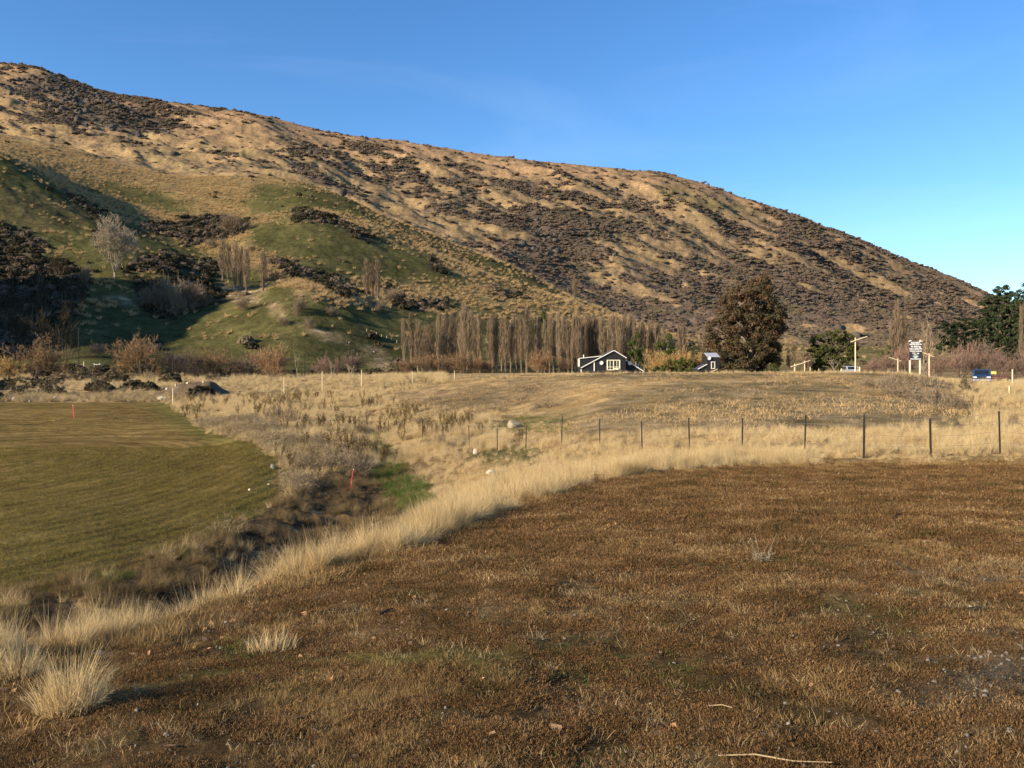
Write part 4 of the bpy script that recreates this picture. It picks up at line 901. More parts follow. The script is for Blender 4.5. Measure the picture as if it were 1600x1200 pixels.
# big pale tree and smaller ones on the hill
PALE = bare_meshes(400, 24, 18, 7, 'pale', ang=.6, lv=6, kids=4, wid=.6, trunk=3., up=.3, wob=.42, wmin=.10, top=.2, bark='palebark')
p = hit(179, 434, 200); s = 97*p.y/F/24
tree('bare_tree', 'large pale leafless tree standing alone on the left hillside', 'tree', p-Vector((0, 0, .6)), PALE[0], PALE[1], s=(s*1.2, s*1.2, s))
GBU = [bare_meshes(410+i, 9, 11, 16, 'twig', ang=1.1, lv=5, kids=4, wid=.2, wmin=.07, top=.2) for i in range(3)]
for i, (px, top, bot, wd, what) in enumerate([(366, 333, 368, 50, 'widest one, high in the green gully'), (330, 372, 388, 24, 'small one left of the gully bush'), (394, 382, 393, 14, 'small round one above the hill poplars'), (252, 432, 488, 40, 'left one in the hillside thicket'), (275, 434, 492, 44, 'middle one in the hillside thicket'),
        (300, 438, 484, 44, 'right one in the hillside thicket'), (232, 450, 484, 34, 'lowest left in the hillside thicket'), (318, 450, 480, 30, 'at the right end of the hillside thicket'), (134, 412, 445, 22, 'pale one just left of the big pale tree'), (380, 462, 486, 26, 'below the hill poplars'),
        (470, 465, 488, 24, 'on the bright bank with a long shadow'), (466, 462, 494, 18, 'thin one on the bank left of the next'), (516, 478, 494, 22, 'round one on the grassy spur'), (482, 494, 514, 20, 'above the pale earth slip'), (445, 494, 508, 22, 'low one on the slip edge'), (612, 450, 472, 30, 'right of the three hill poplars'),
        (592, 470, 490, 14, 'tiny one below the three hill poplars'), (428, 422, 438, 26, 'right of the lone hill poplar')]):
    shrub('hillside_bush', 'bare hill bush, '+what, 'bush', px, top, bot, wd, None, GBU[i % 3], group='leafless bushes on the hillside')
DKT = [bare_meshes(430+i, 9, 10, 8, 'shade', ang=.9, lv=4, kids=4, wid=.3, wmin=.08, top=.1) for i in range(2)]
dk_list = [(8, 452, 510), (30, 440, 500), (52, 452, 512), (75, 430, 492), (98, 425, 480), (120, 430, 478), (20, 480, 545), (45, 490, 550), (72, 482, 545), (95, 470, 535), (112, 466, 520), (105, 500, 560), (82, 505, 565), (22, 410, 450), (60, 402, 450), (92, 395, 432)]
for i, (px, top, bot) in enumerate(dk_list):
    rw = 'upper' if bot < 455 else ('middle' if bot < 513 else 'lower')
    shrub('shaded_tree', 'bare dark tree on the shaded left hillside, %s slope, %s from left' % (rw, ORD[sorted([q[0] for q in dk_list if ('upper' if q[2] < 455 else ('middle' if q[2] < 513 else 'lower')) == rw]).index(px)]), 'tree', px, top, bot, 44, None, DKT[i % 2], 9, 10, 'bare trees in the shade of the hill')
# big gum tree
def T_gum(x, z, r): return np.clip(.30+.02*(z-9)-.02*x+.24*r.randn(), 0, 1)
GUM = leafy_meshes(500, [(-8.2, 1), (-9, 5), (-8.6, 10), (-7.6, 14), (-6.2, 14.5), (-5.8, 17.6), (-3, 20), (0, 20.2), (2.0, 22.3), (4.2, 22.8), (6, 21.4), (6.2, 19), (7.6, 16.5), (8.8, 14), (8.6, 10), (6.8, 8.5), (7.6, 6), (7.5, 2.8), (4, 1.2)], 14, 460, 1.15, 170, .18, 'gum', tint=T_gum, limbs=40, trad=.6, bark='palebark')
p = at(1165, 193); tree('gum_tree', 'tall broad gum tree with dense rusty brown-green foliage beside the small house', 'tree', p-Vector((0, 0, .8)), *GUM)
# pines and broad evergreens at the right
YP = 205; q = YP/F
def outl_px(pts, cx, base): return [((a-cx)*q, (base-b_)*q) for a, b_ in pts]
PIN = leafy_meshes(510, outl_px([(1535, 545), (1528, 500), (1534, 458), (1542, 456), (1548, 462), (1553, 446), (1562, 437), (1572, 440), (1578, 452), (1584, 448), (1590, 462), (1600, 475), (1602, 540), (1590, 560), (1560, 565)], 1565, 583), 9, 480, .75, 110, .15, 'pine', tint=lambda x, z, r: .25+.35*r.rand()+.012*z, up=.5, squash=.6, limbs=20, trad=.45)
tree('pine_tree', 'tall dark green pine with several pointed tops at the far right', 'pine', at(1565, YP)-Vector((0, 0, .5)), *PIN)
PIN2 = leafy_meshes(511, outl_px([(1462, 540), (1464, 500), (1478, 494), (1495, 490), (1515, 487), (1530, 496), (1540, 520), (1535, 548), (1500, 552)], 1500, 583), 10, 300, .8, 110, .15, 'pine', tint=lambda x, z, r: .45+.4*r.rand(), up=.6, squash=.4, limbs=20, trad=.4)
tree('pine_tree', 'spreading dark pine with flat layered branches left of the tall pine', 'pine', at(1500, YP+12)-Vector((0, 0, .5)), *PIN2)
PIN3 = leafy_meshes(512, outl_px([(1592, 560), (1590, 480), (1596, 455), (1604, 447), (1625, 460), (1640, 500), (1640, 560)], 1615, 583), 8, 200, .85, 110, .16, 'pine', tint=lambda x, z, r: .35+.5*r.rand(), up=.5, limbs=16, trad=.4)
tree('pine_tree', 'lighter pine cut by the right edge of the view', 'pine', at(1615, YP-15)-Vector((0, 0, .5)), *PIN3)
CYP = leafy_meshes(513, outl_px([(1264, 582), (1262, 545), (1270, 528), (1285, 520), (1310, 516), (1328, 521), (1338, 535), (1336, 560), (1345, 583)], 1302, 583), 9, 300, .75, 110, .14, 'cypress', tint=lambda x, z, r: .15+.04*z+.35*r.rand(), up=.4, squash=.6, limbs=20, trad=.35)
tree('evergreen_tree', 'wide rounded olive-green tree left of the tallest crossbar post', 'tree', at(1302, YP-10)-Vector((0, 0, .4)), *CYP)
BLG = leafy_meshes(514, [(-3, 0), (-3.4, 5), (-1.5, 8.5), (1, 9), (3, 7), (3.4, 3), (3, 0)], 6, 70, .9, 110, .17, 'hedge', tint=lambda x, z, r: .2+.4*r.rand(), up=.4)
tree('evergreen_tree', 'round dark green tree at the right end of the poplar row', 'tree', at(1040, 262), *BLG, s=(1, 1, (HOR-514)*262/F/9.3))
tree('evergreen_tree', 'small dark green tree poking up behind the middle of the poplar row', 'tree', at(846, 300), *BLG, s=(.75, .75, (HOR-484)*300/F/9.2))
tree('evergreen_tree', 'narrow very dark tree in the gap behind the black gabled house', 'tree', at(992, 262), *BLG, s=(.75, .75, (HOR-512)*262/F/9.2))
tree('evergreen_tree', 'small dark conifer left of the sign board', 'tree', at(1386, 170), *BLG, s=(.45, .45, (HOR-530)*170/F/9.2))
HDG = leafy_meshes(515, [(-5, 0), (-5.2, 1.6), (-3, 2.5), (1, 3.1), (4, 2.6), (5, 1.2), (5, 0)], 3, 90, .55, 110, .12, 'hedge', tint=lambda x, z, r: .4+.3*r.rand(), up=.3, limbs=8, trad=.12)
HDB = leafy_meshes(517, [(-5, 0), (-5.2, 1.6), (-3, 2.3), (1, 2.6), (4, 2.2), (5, 1.2), (5, 0)], 2, 80, .5, 100, .12, 'valley', tint=lambda x, z, r: .5+.5*r.rand(), up=.3, limbs=8, trad=.12)
shrub('hedge', 'rounded dark green hedge between the two houses', 'hedge', 1058, 562, 586, 72, 205, HDG, 3.1, 10.2, rz=0)
shrub('hedge', 'low brown-green hedge in front of the black gabled house', 'hedge', 961, 577, 586, 52, 178, HDB, 3.1, 10.2, rz=0)
shrub('hedge', 'small olive bush under the gum tree', 'bush', 1207, 569, 586, 22, 180, HDG, 3.1, 10.2, rz=0)
# bare thicket at the right
THK = [bare_meshes(440+i, 7, 10, 18, 'brown', ang=1.0, lv=5, kids=4, wid=.16, wmin=.045, top=.35) for i in range(3)]
for i, (px, top, wd, Y, what) in enumerate([(1362, 562, 44, 150, 'right of the tallest crossbar post'), (1385, 548, 50, 160, 'left of the sign board'), (1412, 535, 50, 165, 'directly behind the sign board'), (1470, 548, 56, 155, 'right of the sign board'), (1500, 536, 64, 160, 'left of the blue pickup'), (1530, 530, 60, 165, 'behind the blue pickup'),
        (1558, 540, 54, 158, 'behind the yellow sign'), (1588, 545, 60, 150, 'at the right edge below the pines'), (1620, 530, 60, 160, 'beyond the right edge, half in view')]):
    shrub('thicket_bush', 'leafless reddish-brown bush '+what, 'bush', px, top, 586, wd, Y, THK[i % 3], 7, 10, 'leafless bushes along the road')
ELM = bare_meshes(450, 14, 12, 7, 'twig', ang=.7, lv=5, kids=3, wid=.45, trunk=1.2, up=.35, wob=.4, wmin=.05, top=.3, bark='palebark')
p = at(1443, 172); tree('bare_tree', 'tall grey leafless tree with fanned branches behind the sign board', 'tree', p, ELM[0], ELM[1], s=(.85, .85, (HOR-484)*172/F/14+.06))
LTR = bare_meshes(451, 6, 3.4, 3, 'pale', ang=.4, lv=4, kids=3, wid=.18, trunk=1.5, up=.4, wob=.4, wmin=.03, bark='palebark')
for px, top, Y, what in [(1303, 556, 122, 'in front of the wide olive-green tree'), (464, 546, 205, 'thin pale one beside the rounded bright orange willow'), (548, 566, 160, 'small one behind the white posts'), (520, 560, 170, 'short one with upswept branches left of the white post')]:
    p = at(px, Y); tree('sapling', 'bare thin sapling, '+what, 'sapling', p, LTR[0], LTR[1], s=(.7, .7, ((HOR-top)*Y/F-p.z)/6), group='bare saplings')
# low shrubs on the paddock and in the ditch
LOW = [bare_meshes(460+i, 1.6, 2.4, 26, 'twig', ang=1.25, lv=4, kids=3, wid=.035, wmin=.02, top=.1) for i in range(3)]
for i, (px, bot, hpx, wpx, what) in enumerate([(1362, 606, 26, 56, 'leftmost of the brown bank by the sign'), (1388, 614, 34, 62, 'second along the brown bank by the sign'), (1414, 622, 42, 70, 'below the left post of the sign'), (1442, 630, 46, 70, 'below the right post of the sign'), (1468, 636, 44, 62, 'right of the sign posts'),
        (1492, 640, 36, 50, 'at the low right end of the brown bank'), (1512, 604, 22, 30, 'dark green-brown, under the blue pickup'), (1400, 600, 26, 44, 'behind the others on the brown bank'), (1450, 604, 30, 50, 'behind the sign posts, upper row'), (862, 636, 16, 44, 'alone, low and grey on the open paddock'),
        (840, 638, 12, 26, 'small, touching the low grey one on the paddock'), (556, 742, 62, 56, 'large, with pale twigs beside the pink stake'), (528, 730, 44, 44, 'left of the pink stake by the ditch'), (690, 700, 34, 30, 'on the slope right of the green channel'), (660, 668, 26, 40, 'grey-red, in the middle of the rank grass'), (1580, 672, 38, 26, 'reddish, behind the last fence post'),
        (430, 660, 34, 40, 'round tan-brown, left in the rank grass'), (452, 664, 36, 30, 'dark brown, beside the round tan-brown one')]):
    p = hit(px, bot, 24); 
    shrub('low_shrub', 'low bare shrub, '+what, 'shrub', px, bot-hpx, bot, wpx, p.y, LOW[i % 3], 1.6, 2.4, 'low leafless shrubs')
BRM = leafy_meshes(516, [(-1.2, 0), (-1.3, .8), (-.6, 1.5), (.5, 1.6), (1.2, .9), (1.2, 0)], 2, 40, .28, 90, .05, 'valley', tint=lambda x, z, r: .5+.4*r.rand(), trad=.06)
for px, bot, hpx, wpx, what in [(40, 616, 28, 60, 'left, before the pale grass strip'), (80, 616, 26, 40, 'second from left before the pale grass strip'), (158, 612, 24, 34, 'between the two pale grass strips'), (140, 592, 22, 44, 'dark round one below the white gate'), (100, 594, 16, 40, 'low one left of the white gate'), (180, 590, 20, 40, 'right below the white gate'), (330, 594, 10, 30, 'at the right foot of the soil heap'), (1508, 612, 24, 22, 'green one among tan grass by the pickup')]:
    p = hit(px, bot, 24); shrub('valley_shrub', 'dense dark shrub, '+what, 'shrub', px, bot-hpx, bot, wpx, p.y, BRM, 1.6, 2.5, 'dense dark shrubs on the valley floor')

# ------------------------------------------------------------------ house
YH = 190.; q = YH/F; hx0 = 957
def hp(x, y): return ((x-hx0)*q, (583.6-y)*q)
base = at(hx0, YH); base.z = (HOR-583.6)*q
ho = thing('house', 'black gabled house with white trim, a wide white window and two dishes', 'house', base)
mb = MB(); mb.prism([hp(908.5, 592), hp(977.5, 592), hp(977.5, 559.4), hp(959.1, 548.2), hp(908.5, 575)], 0, 9)
mb.prism([hp(977.6, 592), hp(1005.5, 592), hp(1005.5, 580), hp(978, 563.2)], 1.8, 8.9); mb.build('wall', M['black'], ho)
mb = MB(); mb.prism([hp(907.6, 592), hp(940, 592), hp(945, 556.4), hp(908, 560.2)], 3.2, 8.8); mb.build('dormer', M['black'], ho)
def slab(p0, p1, t, y0, y1, over=.0):
    a = Vector((p0[0], 0, p0[1])); b_ = Vector((p1[0], 0, p1[1])); d = (b_-a).normalized(); n = Vector((-d.z, 0, d.x)); n = n if n.z > 0 else -n
    a -= d*over; b_ += d*over
    m_ = MB(); pts = [(a.x, a.z), (b_.x, b_.z), (b_.x+n.x*t, b_.z+n.z*t), (a.x+n.x*t, a.z+n.z*t)]
    if (pts[1][0]-pts[0][0]) < 0: pts = pts[::-1]
    return m_.prism(pts, y0, y1)
for a, b_, y0 in ((hp(908.0, 575.2), hp(959.1, 548.1), -.28), (hp(959.2, 548.1), hp(978.6, 559.9), -.28), (hp(979, 563.4), hp(1007, 580.6), 1.5)):
    rf = slab(a, b_, .16, y0+.03, 9.3, .05).build('roof', M['roof'], ho)
    slab(a, b_, .16, y0-.06, y0+.025, .03).build('barge_board', M['white'], rf)
rf = slab(hp(907.6, 560.1), hp(945.5, 556.2), .12, 3.0, 9.1, .1).build('roof', M['roof'], ho); slab(hp(907.6, 560.1), hp(945.5, 556.2), .15, 2.9, 2.995, .12).build('barge_board', M['white'], rf)
x0, z0 = hp(948, 578.4); x1, z1 = hp(969, 562.2)
wn = MB()
wn.box((x0+x1)/2, -.05, z1-.08, x1-x0, .12, .16); wn.box((x0+x1)/2, -.05, z0+.08, x1-x0, .12, .16)
for t in (0.03, .25, .5, .75, .97): wn.box(x0+(x1-x0)*t, -.06, (z0+z1)/2, .16 if t in (.03, .5, .97) else .10, .12, z1-z0-.33)
wn.box((x0+x1)/2, -.075, z0+.72, x1-x0-.2, .10, .10); wn.box(x0+.12, -.11, (z0+z1)/2, .22, .05, z1-z0); wn.box(x1-.14, -.11, (z0+z1)/2, .26, .05, z1-z0)
wo = wn.build('window', M['cream'], ho); MB().box((x0+x1)/2, -.012, (z0+z1)/2, x1-x0-.1, .02, z1-z0-.1).build('pane', M['glass'], wo)
MB().box(x0+(x1-x0)*.68, -.24, z0+.28, 1.1, .2, .42).build('window_box', M['cream'], ho)
def dish(par, x, z, y=-.35, rad=.42):
    d = MB(); n = 20; vs = [(x, y+.10, z)]; fs = []
    for i, f_ in enumerate((.5, 1.)):
        for k_ in range(n): a = 6.2832*k_/n; vs.append((x+rad*f_*math.cos(a), y+.10*(1-f_*f_), z+rad*f_*math.sin(a)))
    for k_ in range(n): fs.append((0, 1+k_, 1+(k_+1) % n)); fs.append((1+k_, 1+n+k_, 1+n+(k_+1) % n, 1+(k_+1) % n))
    d.add(vs, fs); o = d.build('satellite_dish', M['white'], par); MB().tube([(x, y+.1, z), (x, y+.3, z-.1), (x, .02, z-.1)], .03, 6).build('bracket', M['roof'], o)
    MB().tube([(x, y, z-rad*.8), (x, y-.25, z-.05)], .015, 5).build('feed_arm', M['white'], o)
dish(ho, *hp(939.3, 566.9)); dish(ho, *hp(985.4, 567.6), y=1.2)
for x, a, b_, yy in ((928.4, 565.5, 580, -.07), (982, 579, 585.5, 1.6), (1006, 581, 586, 1.6), (908, 577, 582, -.07)):
    X_, Z0 = hp(x, b_); _, Z1 = hp(x, a); MB().box(X_, yy, (Z0+Z1)/2, .2, .12, Z1-Z0).build('downpipe', M['white'], ho)
X_, Z0 = hp(906.4, 572.5); MB().box(X_, 3.6, Z0+.85, .34, .9, 1.75).build('end_window', M['cream'], ho)
X_, Z0 = hp(1002.6, 577.5); MB().tube([(X_, 5, Z0), (X_, 5, Z0+1.3)], .13, 8).build('flue', M['white'], ho)
X_, Z0 = hp(915, 559); MB().tube([(X_, 5, Z0), (X_, 5, Z0+.75), (X_, 5, Z0+.8)], [.14, .10, .16], 8).build('flue', M['white'], ho)
X_, Z0 = hp(985, 584.2); MB().box(X_+1, 1.2, Z0, 3.2, .8, .12).build('deck', M['timber'], ho)
# small house beside the gum tree
YS = 178.; q = YS/F; hx0 = 1112; base = at(1112, YS); base.z = (HOR-583.6)*q
hs_ = thing('house', 'small dark two-storey house half hidden by the gum tree', 'house', base)
mb = MB(); mb.prism([hp(1105.2, 590), hp(1124, 590), hp(1124, 557), hp(1105.2, 557)], 0, 5); mb.prism([hp(1092, 590), hp(1105.1, 590), hp(1105.1, 570), hp(1092, 577.2)], .3, 4.9); mb.build('wall', M['black'], hs_)
rf = slab(hp(1091, 577.2), hp(1105.1, 569.6), .12, .08, 5, .02).build('roof', M['roof'], hs_); slab(hp(1091, 577.2), hp(1105.1, 569.6), .15, .0, .075, .02).build('barge_board', M['white'], rf)
x0, z0 = hp(1104.8, 557.8); x1, z1 = hp(1124.4, 554.0)
mb = MB(); mb.add([(x0, -.15, z0), (x1, -.15, z0), (x1, 2.6, z1+.3), (x0, 2.6, z1+.3), (x0, -.15, z0+.12), (x1, -.15, z0+.12), (x1, 2.6, z1+.42), (x0, 2.6, z1+.42)], [(3, 2, 1, 0), (4, 5, 6, 7), (0, 1, 5, 4), (1, 2, 6, 5), (2, 3, 7, 6), (3, 0, 4, 7)]); mb.build('roof', simple('pale_metal_roof', (.42, .43, .46), (.36, .37, .40), 3, .45, .4), hs_)
x0, z0 = hp(1111, 576.2); x1, z1 = hp(1117.2, 565)
wn = MB(); wn.box((x0+x1)/2, -.05, z1-.06, x1-x0, .1, .12); wn.box((x0+x1)/2, -.05, z0+.06, x1-x0, .1, .12); wn.box(x0+.06, -.05, (z0+z1)/2, .12, .1, z1-z0-.25); wn.box(x1-.06, -.05, (z0+z1)/2, .12, .1, z1-z0-.25)
wo = wn.build('window', M['white'], hs_); MB().box((x0+x1)/2, -.012, (z0+z1)/2, x1-x0-.1, .02, z1-z0-.1).build('pane', M['glass'], wo)
dish(hs_, *hp(1107.4, 559.7), rad=.36)
slab(hp(1102, 584.5), hp(1118.5, 577), .12, -1.6, -1.5).build('handrail', M['timber'], hs_)

# ------------------------------------------------------------------ sign board by the road
YS = 112.; q = YS/F; hx0 = 1430.5; base = at(1430.5, YS); base.z = (HOR-583.6)*q
sg = thing('sign_board', 'tall dark roadside sign with white lettering on two pale posts', 'sign', base)
for x in (1422.2, 1437.9):
    X_, Z_ = hp(x, 533); MB().box(X_, .10, Z_/2-.4, .17, .14, Z_+1.0).build('post', M['cream'], sg, bevel=.01)
x0, z0 = hp(1420.6, 562.4); x1, z1 = hp(1440.6, 533.6)
bo = MB().box((x0+x1)/2, 0, (z0+z1)/2, x1-x0, .05, z1-z0).build('board', M['board'], sg, bevel=.006)
fr_ = MB(); fr_.box(x0-.03, 0, (z0+z1)/2, .05, .07, z1-z0+.06)
fr_.box(x1+.03, 0, (z0+z1)/2, .05, .07, z1-z0+.06); fr_.build('frame', M['car_red'], sg)
cp = MB(); cp.box(x0+.1, -.02, z1+.06, .38, .07, .10, Matrix.Rotation(R(-25), 3, 'Y')); cp.box(x1-.08, -.02, z1+.04, .24, .07, .10); cp.build('cap', M['white'], sg)
let = simple('white_lettering', (.85, .85, .80), (.80, .80, .76), 5, .6, .2)
def text(s, cx, z, size, par, wmax, y=-.035, bold=.012):
    fc_ = bpy.data.curves.new('t', 'FONT'); fc_.body = s; fc_.size = size; fc_.align_x = 'CENTER'; fc_.align_y = 'CENTER'; fc_.extrude = .004; fc_.offset = bold
    t = bpy.data.objects.new('t', fc_); COL.objects.link(t); dg = bpy.context.evaluated_depsgraph_get(); me = bpy.data.meshes.new_from_object(t.evaluated_get(dg)); COL.objects.unlink(t); bpy.data.objects.remove(t)
    wd = max(v.co.x for v in me.vertices)-min(v.co.x for v in me.vertices); f_ = wmax/wd
    me.transform(Matrix.Translation((cx, y, z)) @ Matrix.Rotation(R(90), 4, 'X') @ Matrix.Diagonal((f_, 1, 1, 1)))
    me.materials.clear(); o = link('lettering', me, let, par); return o
mid = (x0+x1)/2; Wd = x1-x0
def zl(y): return hp(0, y)[1]
for s, py, size, wf in (('ROAD WEIGHT', 535.5, .24, .72), ('RESTRICTION OF', 538.2, .24, .95), ('44 000 kg', 541.7, .30, .78), ('MAX LENGTH', 545.3, .28, .97), ('TOWING VEHICLES', 548.7, .17, .97), ('12.6 m', 552.0, .28, .50), ('CENTRAL', 554.6, .10, .28)):
    text(s, mid, zl(py), size, bo, Wd*wf)
mb = MB(); a = mid; z_ = zl(556.2); mb.add([(a-.42, -.032, z_), (a+.42, -.032, z_), (a+.05, -.032, zl(560)), (a-.05, -.032, zl(560)), (a-.42, -.026, z_), (a+.42, -.026, z_), (a+.05, -.026, zl(560)), (a-.05, -.026, zl(560))], [(3, 2, 1, 0), (4, 5, 6, 7), (0, 1, 5, 4), (1, 2, 6, 5), (2, 3, 7, 6), (3, 0, 4, 7)])
mb.build('emblem', simple('pale_green_emblem', (.50, .62, .56), (.45, .55, .5), 5, .6, .2), bo); MB().box(mid, -.03, zl(560.9), Wd*.84, .012, .10).build('lettering', let, bo)

# ------------------------------------------------------------------ timber posts with crossbars
def T_post(label, px, top, bot, bar=None, Y=116., wpx=2.0, second=None, lamp=None, name='crossbar_post', cat='post', group='pale timber posts by the road'):
    q_ = Y/F; p = at(px, Y); o = thing(name, label, cat, p, 0, group)
    zt = (HOR-top)*q_-p.z; w_ = wpx*q_
    MB().tube([(0, 0, -.5), (0, 0, zt*.5), (0, 0, zt)], [w_/2*1.1, w_/2, w_/2*.92], 9).build('post', M['timber'], o)
    if second:
        MB().tube([(second[0]*q_, .25, -.3), (second[0]*q_, .25, (HOR-second[1])*q_-p.z)], w_*.55, 9).build('lower_post', M['timber'], o)
    if bar:
        a = Vector(((bar[0]-px)*q_, -w_*.7, (HOR-bar[1])*q_-p.z)); b_ = Vector(((bar[2]-px)*q_, -w_*.7, (HOR-bar[3])*q_-p.z)); m_ = (a+b_)/2+Vector((0, 0, .02))
        MB().tube([a, m_, b_], [w_*.36, w_*.4, w_*.34], 8).build('crossbar', M['timber'], o)
    if lamp:
        a = Vector(((lamp[0]-px)*q_, -w_*.7, (HOR-lamp[1])*q_-p.z)); l_ = MB(); l_.box(a.x, a.y, a.z, .28, .2, .22); l_.box(a.x, a.y-.13, a.z, .2, .06, .16); l_.build('floodlight', M['post'], o, bevel=.02)
    return o
T_post('tallest pale timber post with a long rising crossbar and a doubled foot', 1336.6, 527.5, 583, (1328.5, 534.6, 1354, 526), 115, 2.1, (1.6, 554), (1357, 526))
T_post('short pale post with a thin falling crossbar left of the sign board', 1403, 560, 576, (1388.5, 558.5, 1408, 564.3), 150, 1.7)
T_post('tall thin pale post with a falling crossbar right of the sign board', 1452, 552, 583, (1441.5, 551, 1458.5, 557.6), 125, 2.0)
T_post('pale post carrying the left end of the rising rail right of the gum tree', 1242, 568.5, 586, (1235, 573.4, 1257, 566.6), 118, 2.0)
T_post('pale post carrying the right end of the rising rail right of the gum tree', 1257.4, 564, 584, (1251, 568.5, 1265.5, 563.2), 118, 1.6)
for px, t, b_, what, Y, wp in [(1266, 573.6, 586, 'right after the rising rail', 117, 1.6), (1276, 580, 586, 'shortest one right of the rising rail', 117, 1.3), (1279.5, 576, 587, 'slim one beside the shortest', 116, 1.3), (1315, 576, 585, 'thick one left of the silver car', 112, 3.4), (1343.3, 573, 584, 'thick one at the foot of the tallest post', 112, 3.6),
      (1582, 577, 598, 'stout one right of the dark red trailer', 84, 2.6), (1577, 603, 621, 'leaning out of the tan grass below the stout one', 62, 2.4), (503.6, 580, 595, 'white one on the left skyline, leftmost of the two tallest', 128, 1.8), (565, 578, 594, 'white one on the left skyline, rightmost of the two tallest', 130, 1.8), (444, 590, 599, 'short one left of the two tallest on the left skyline', 125, 1.6),
      (644.5, 580, 591, 'small one before the first poplars', 130, 1.3), (710, 579.5, 589, 'small one under the tallest poplar', 130, 1.5), (270.5, 606, 617, 'pale one at the corner of the sown field', 112, 2.4)]:
    T_post('short pale post, '+what, px, t, b_, None, Y, wp*.8, name='fence_post')
for px, t, Y, what in [(270, 545, 205, 'behind the soil heap'), (476, 553, 205, 'right of the rounded bright orange willow'), (551, 550, 215, 'below the pale earth slip'), (123, 512, 225, 'faint one before the shaded hill')]:
    p = at(px, Y); o = thing('utility_pole', 'thin dark pole '+what, 'pole', p, 0, 'thin dark poles'); zt = (HOR-t)*Y/F-p.z
    MB().tube([(0, 0, -.4), (0, 0, zt)], [.14, .09], 7).build('pole', M['post'], o); MB().box(0, 0, zt-.4, .5, .1, .1).build('crossarm', M['post'], o)
rl = at(1230, 117); o = thing('rail_fence', 'low grey timber rail running to the post right of the gum tree', 'fence', rl)
qq = 117/F; MB().tube([(-.9, 0, (HOR-579.6)*qq-rl.z), (.95, 0, (HOR-579.2)*qq-rl.z)], .05, 6).build('rail', M['stone'], o)
MB().tube([(-.9, 0, (HOR-582)*qq-rl.z), (.95, 0, (HOR-581.8)*qq-rl.z)], .05, 6).build('rail', M['stone'], o); MB().tube([(-.85, .1, -.3), (-.85, .1, (HOR-579)*qq-rl.z)], .05, 6).build('post', M['stone'], o)

# ------------------------------------------------------------------ wire fence along the terrace
fp = [(1662, 23.6), (1562, 23.2), (1454, 23.0), (1350, 23.3), (1258, 25), (1160, 27), (1077, 29), (1003, 31.5), (937, 34), (878, 37), (822, 40), (777, 43), (733, 46.5), (692, 50), (660, 54), (632, 58), (607, 62)]
o0 = at(1258, 25); fn = thing('wire_fence', 'wire fence on thin dark steel posts between the terrace and the paddock', 'fence', o0)
tops = []
for i, (px, Y) in enumerate(fp):
    b_ = at(px, Y)-o0; h = 1.15+.08*math.sin(i*2.3); lean = Vector((.03*math.sin(i*5.1), 0, 0))
    m_ = MB(); w_ = .030 if i not in (3, 2) else .038
    m_.box(b_.x, b_.y, b_.z+h/2-.1, w_*1.5, .014, h+.2, Matrix.Rotation(lean.x, 3, 'Y')); m_.box(b_.x, b_.y+.02, b_.z+h/2-.1, .014, w_, h+.2, Matrix.Rotation(lean.x, 3, 'Y')); m_.build('post', M['post'], fn)
    tops.append((b_, h))
for f_ in (.30, .55, .78, .97):
    pts = []
    for i in range(len(tops)):
        b_, h = tops[i]; pts.append(b_+Vector((0, -.02, h*f_)))
        if i+1 < len(tops): c2_, h2 = tops[i+1]; pts.append((b_+c2_)/2+Vector((0, -.02, (h+h2)/2*f_-.03)))
    MB().tube(pts, .0034, 4).build('wire', M['wire'], fn)
hf = hit(596, 526, 250); o = thing('hill_fence', 'row of small white posts running down the green spur', 'fence', hf)
for px, py in ((573, 518), (580, 520.5), (588, 523), (596, 526), (604, 529), (612, 532), (620, 535.5)):
    p = hit(px, py, 250)-hf; MB().box(p.x, p.y, p.z+.4, .15, .15, 1.3, top=.85).build('post', M['timber'], o)
gt = at(151.5, 232); o = thing('farm_gate', 'small white timber gate on the valley floor at far left', 'gate', gt, 0)
for x in (-.75, .75): MB().box(x, 0, .6, .13, .13, 1.7).build('post', M['white'], o)
for z in (.35, .75, 1.1): MB().box(0, -.08, z, 1.5, .05, .1).build('rail', M['white'], o)
for px, h, what in ((131, 1.9, 'tall one left of the gate'), (127, 1.2, 'thin one left of the gate'), (99, 1.1, 'far left in front of the shade'), (119, 1.0, 'before the shade, near the tall one')):
    T_post('white marker post, '+what, px, HOR-(at(px, 232).z+h)*F/232, 580, None, 232, 1.6, name='marker_post', group='white marker posts near the gate')

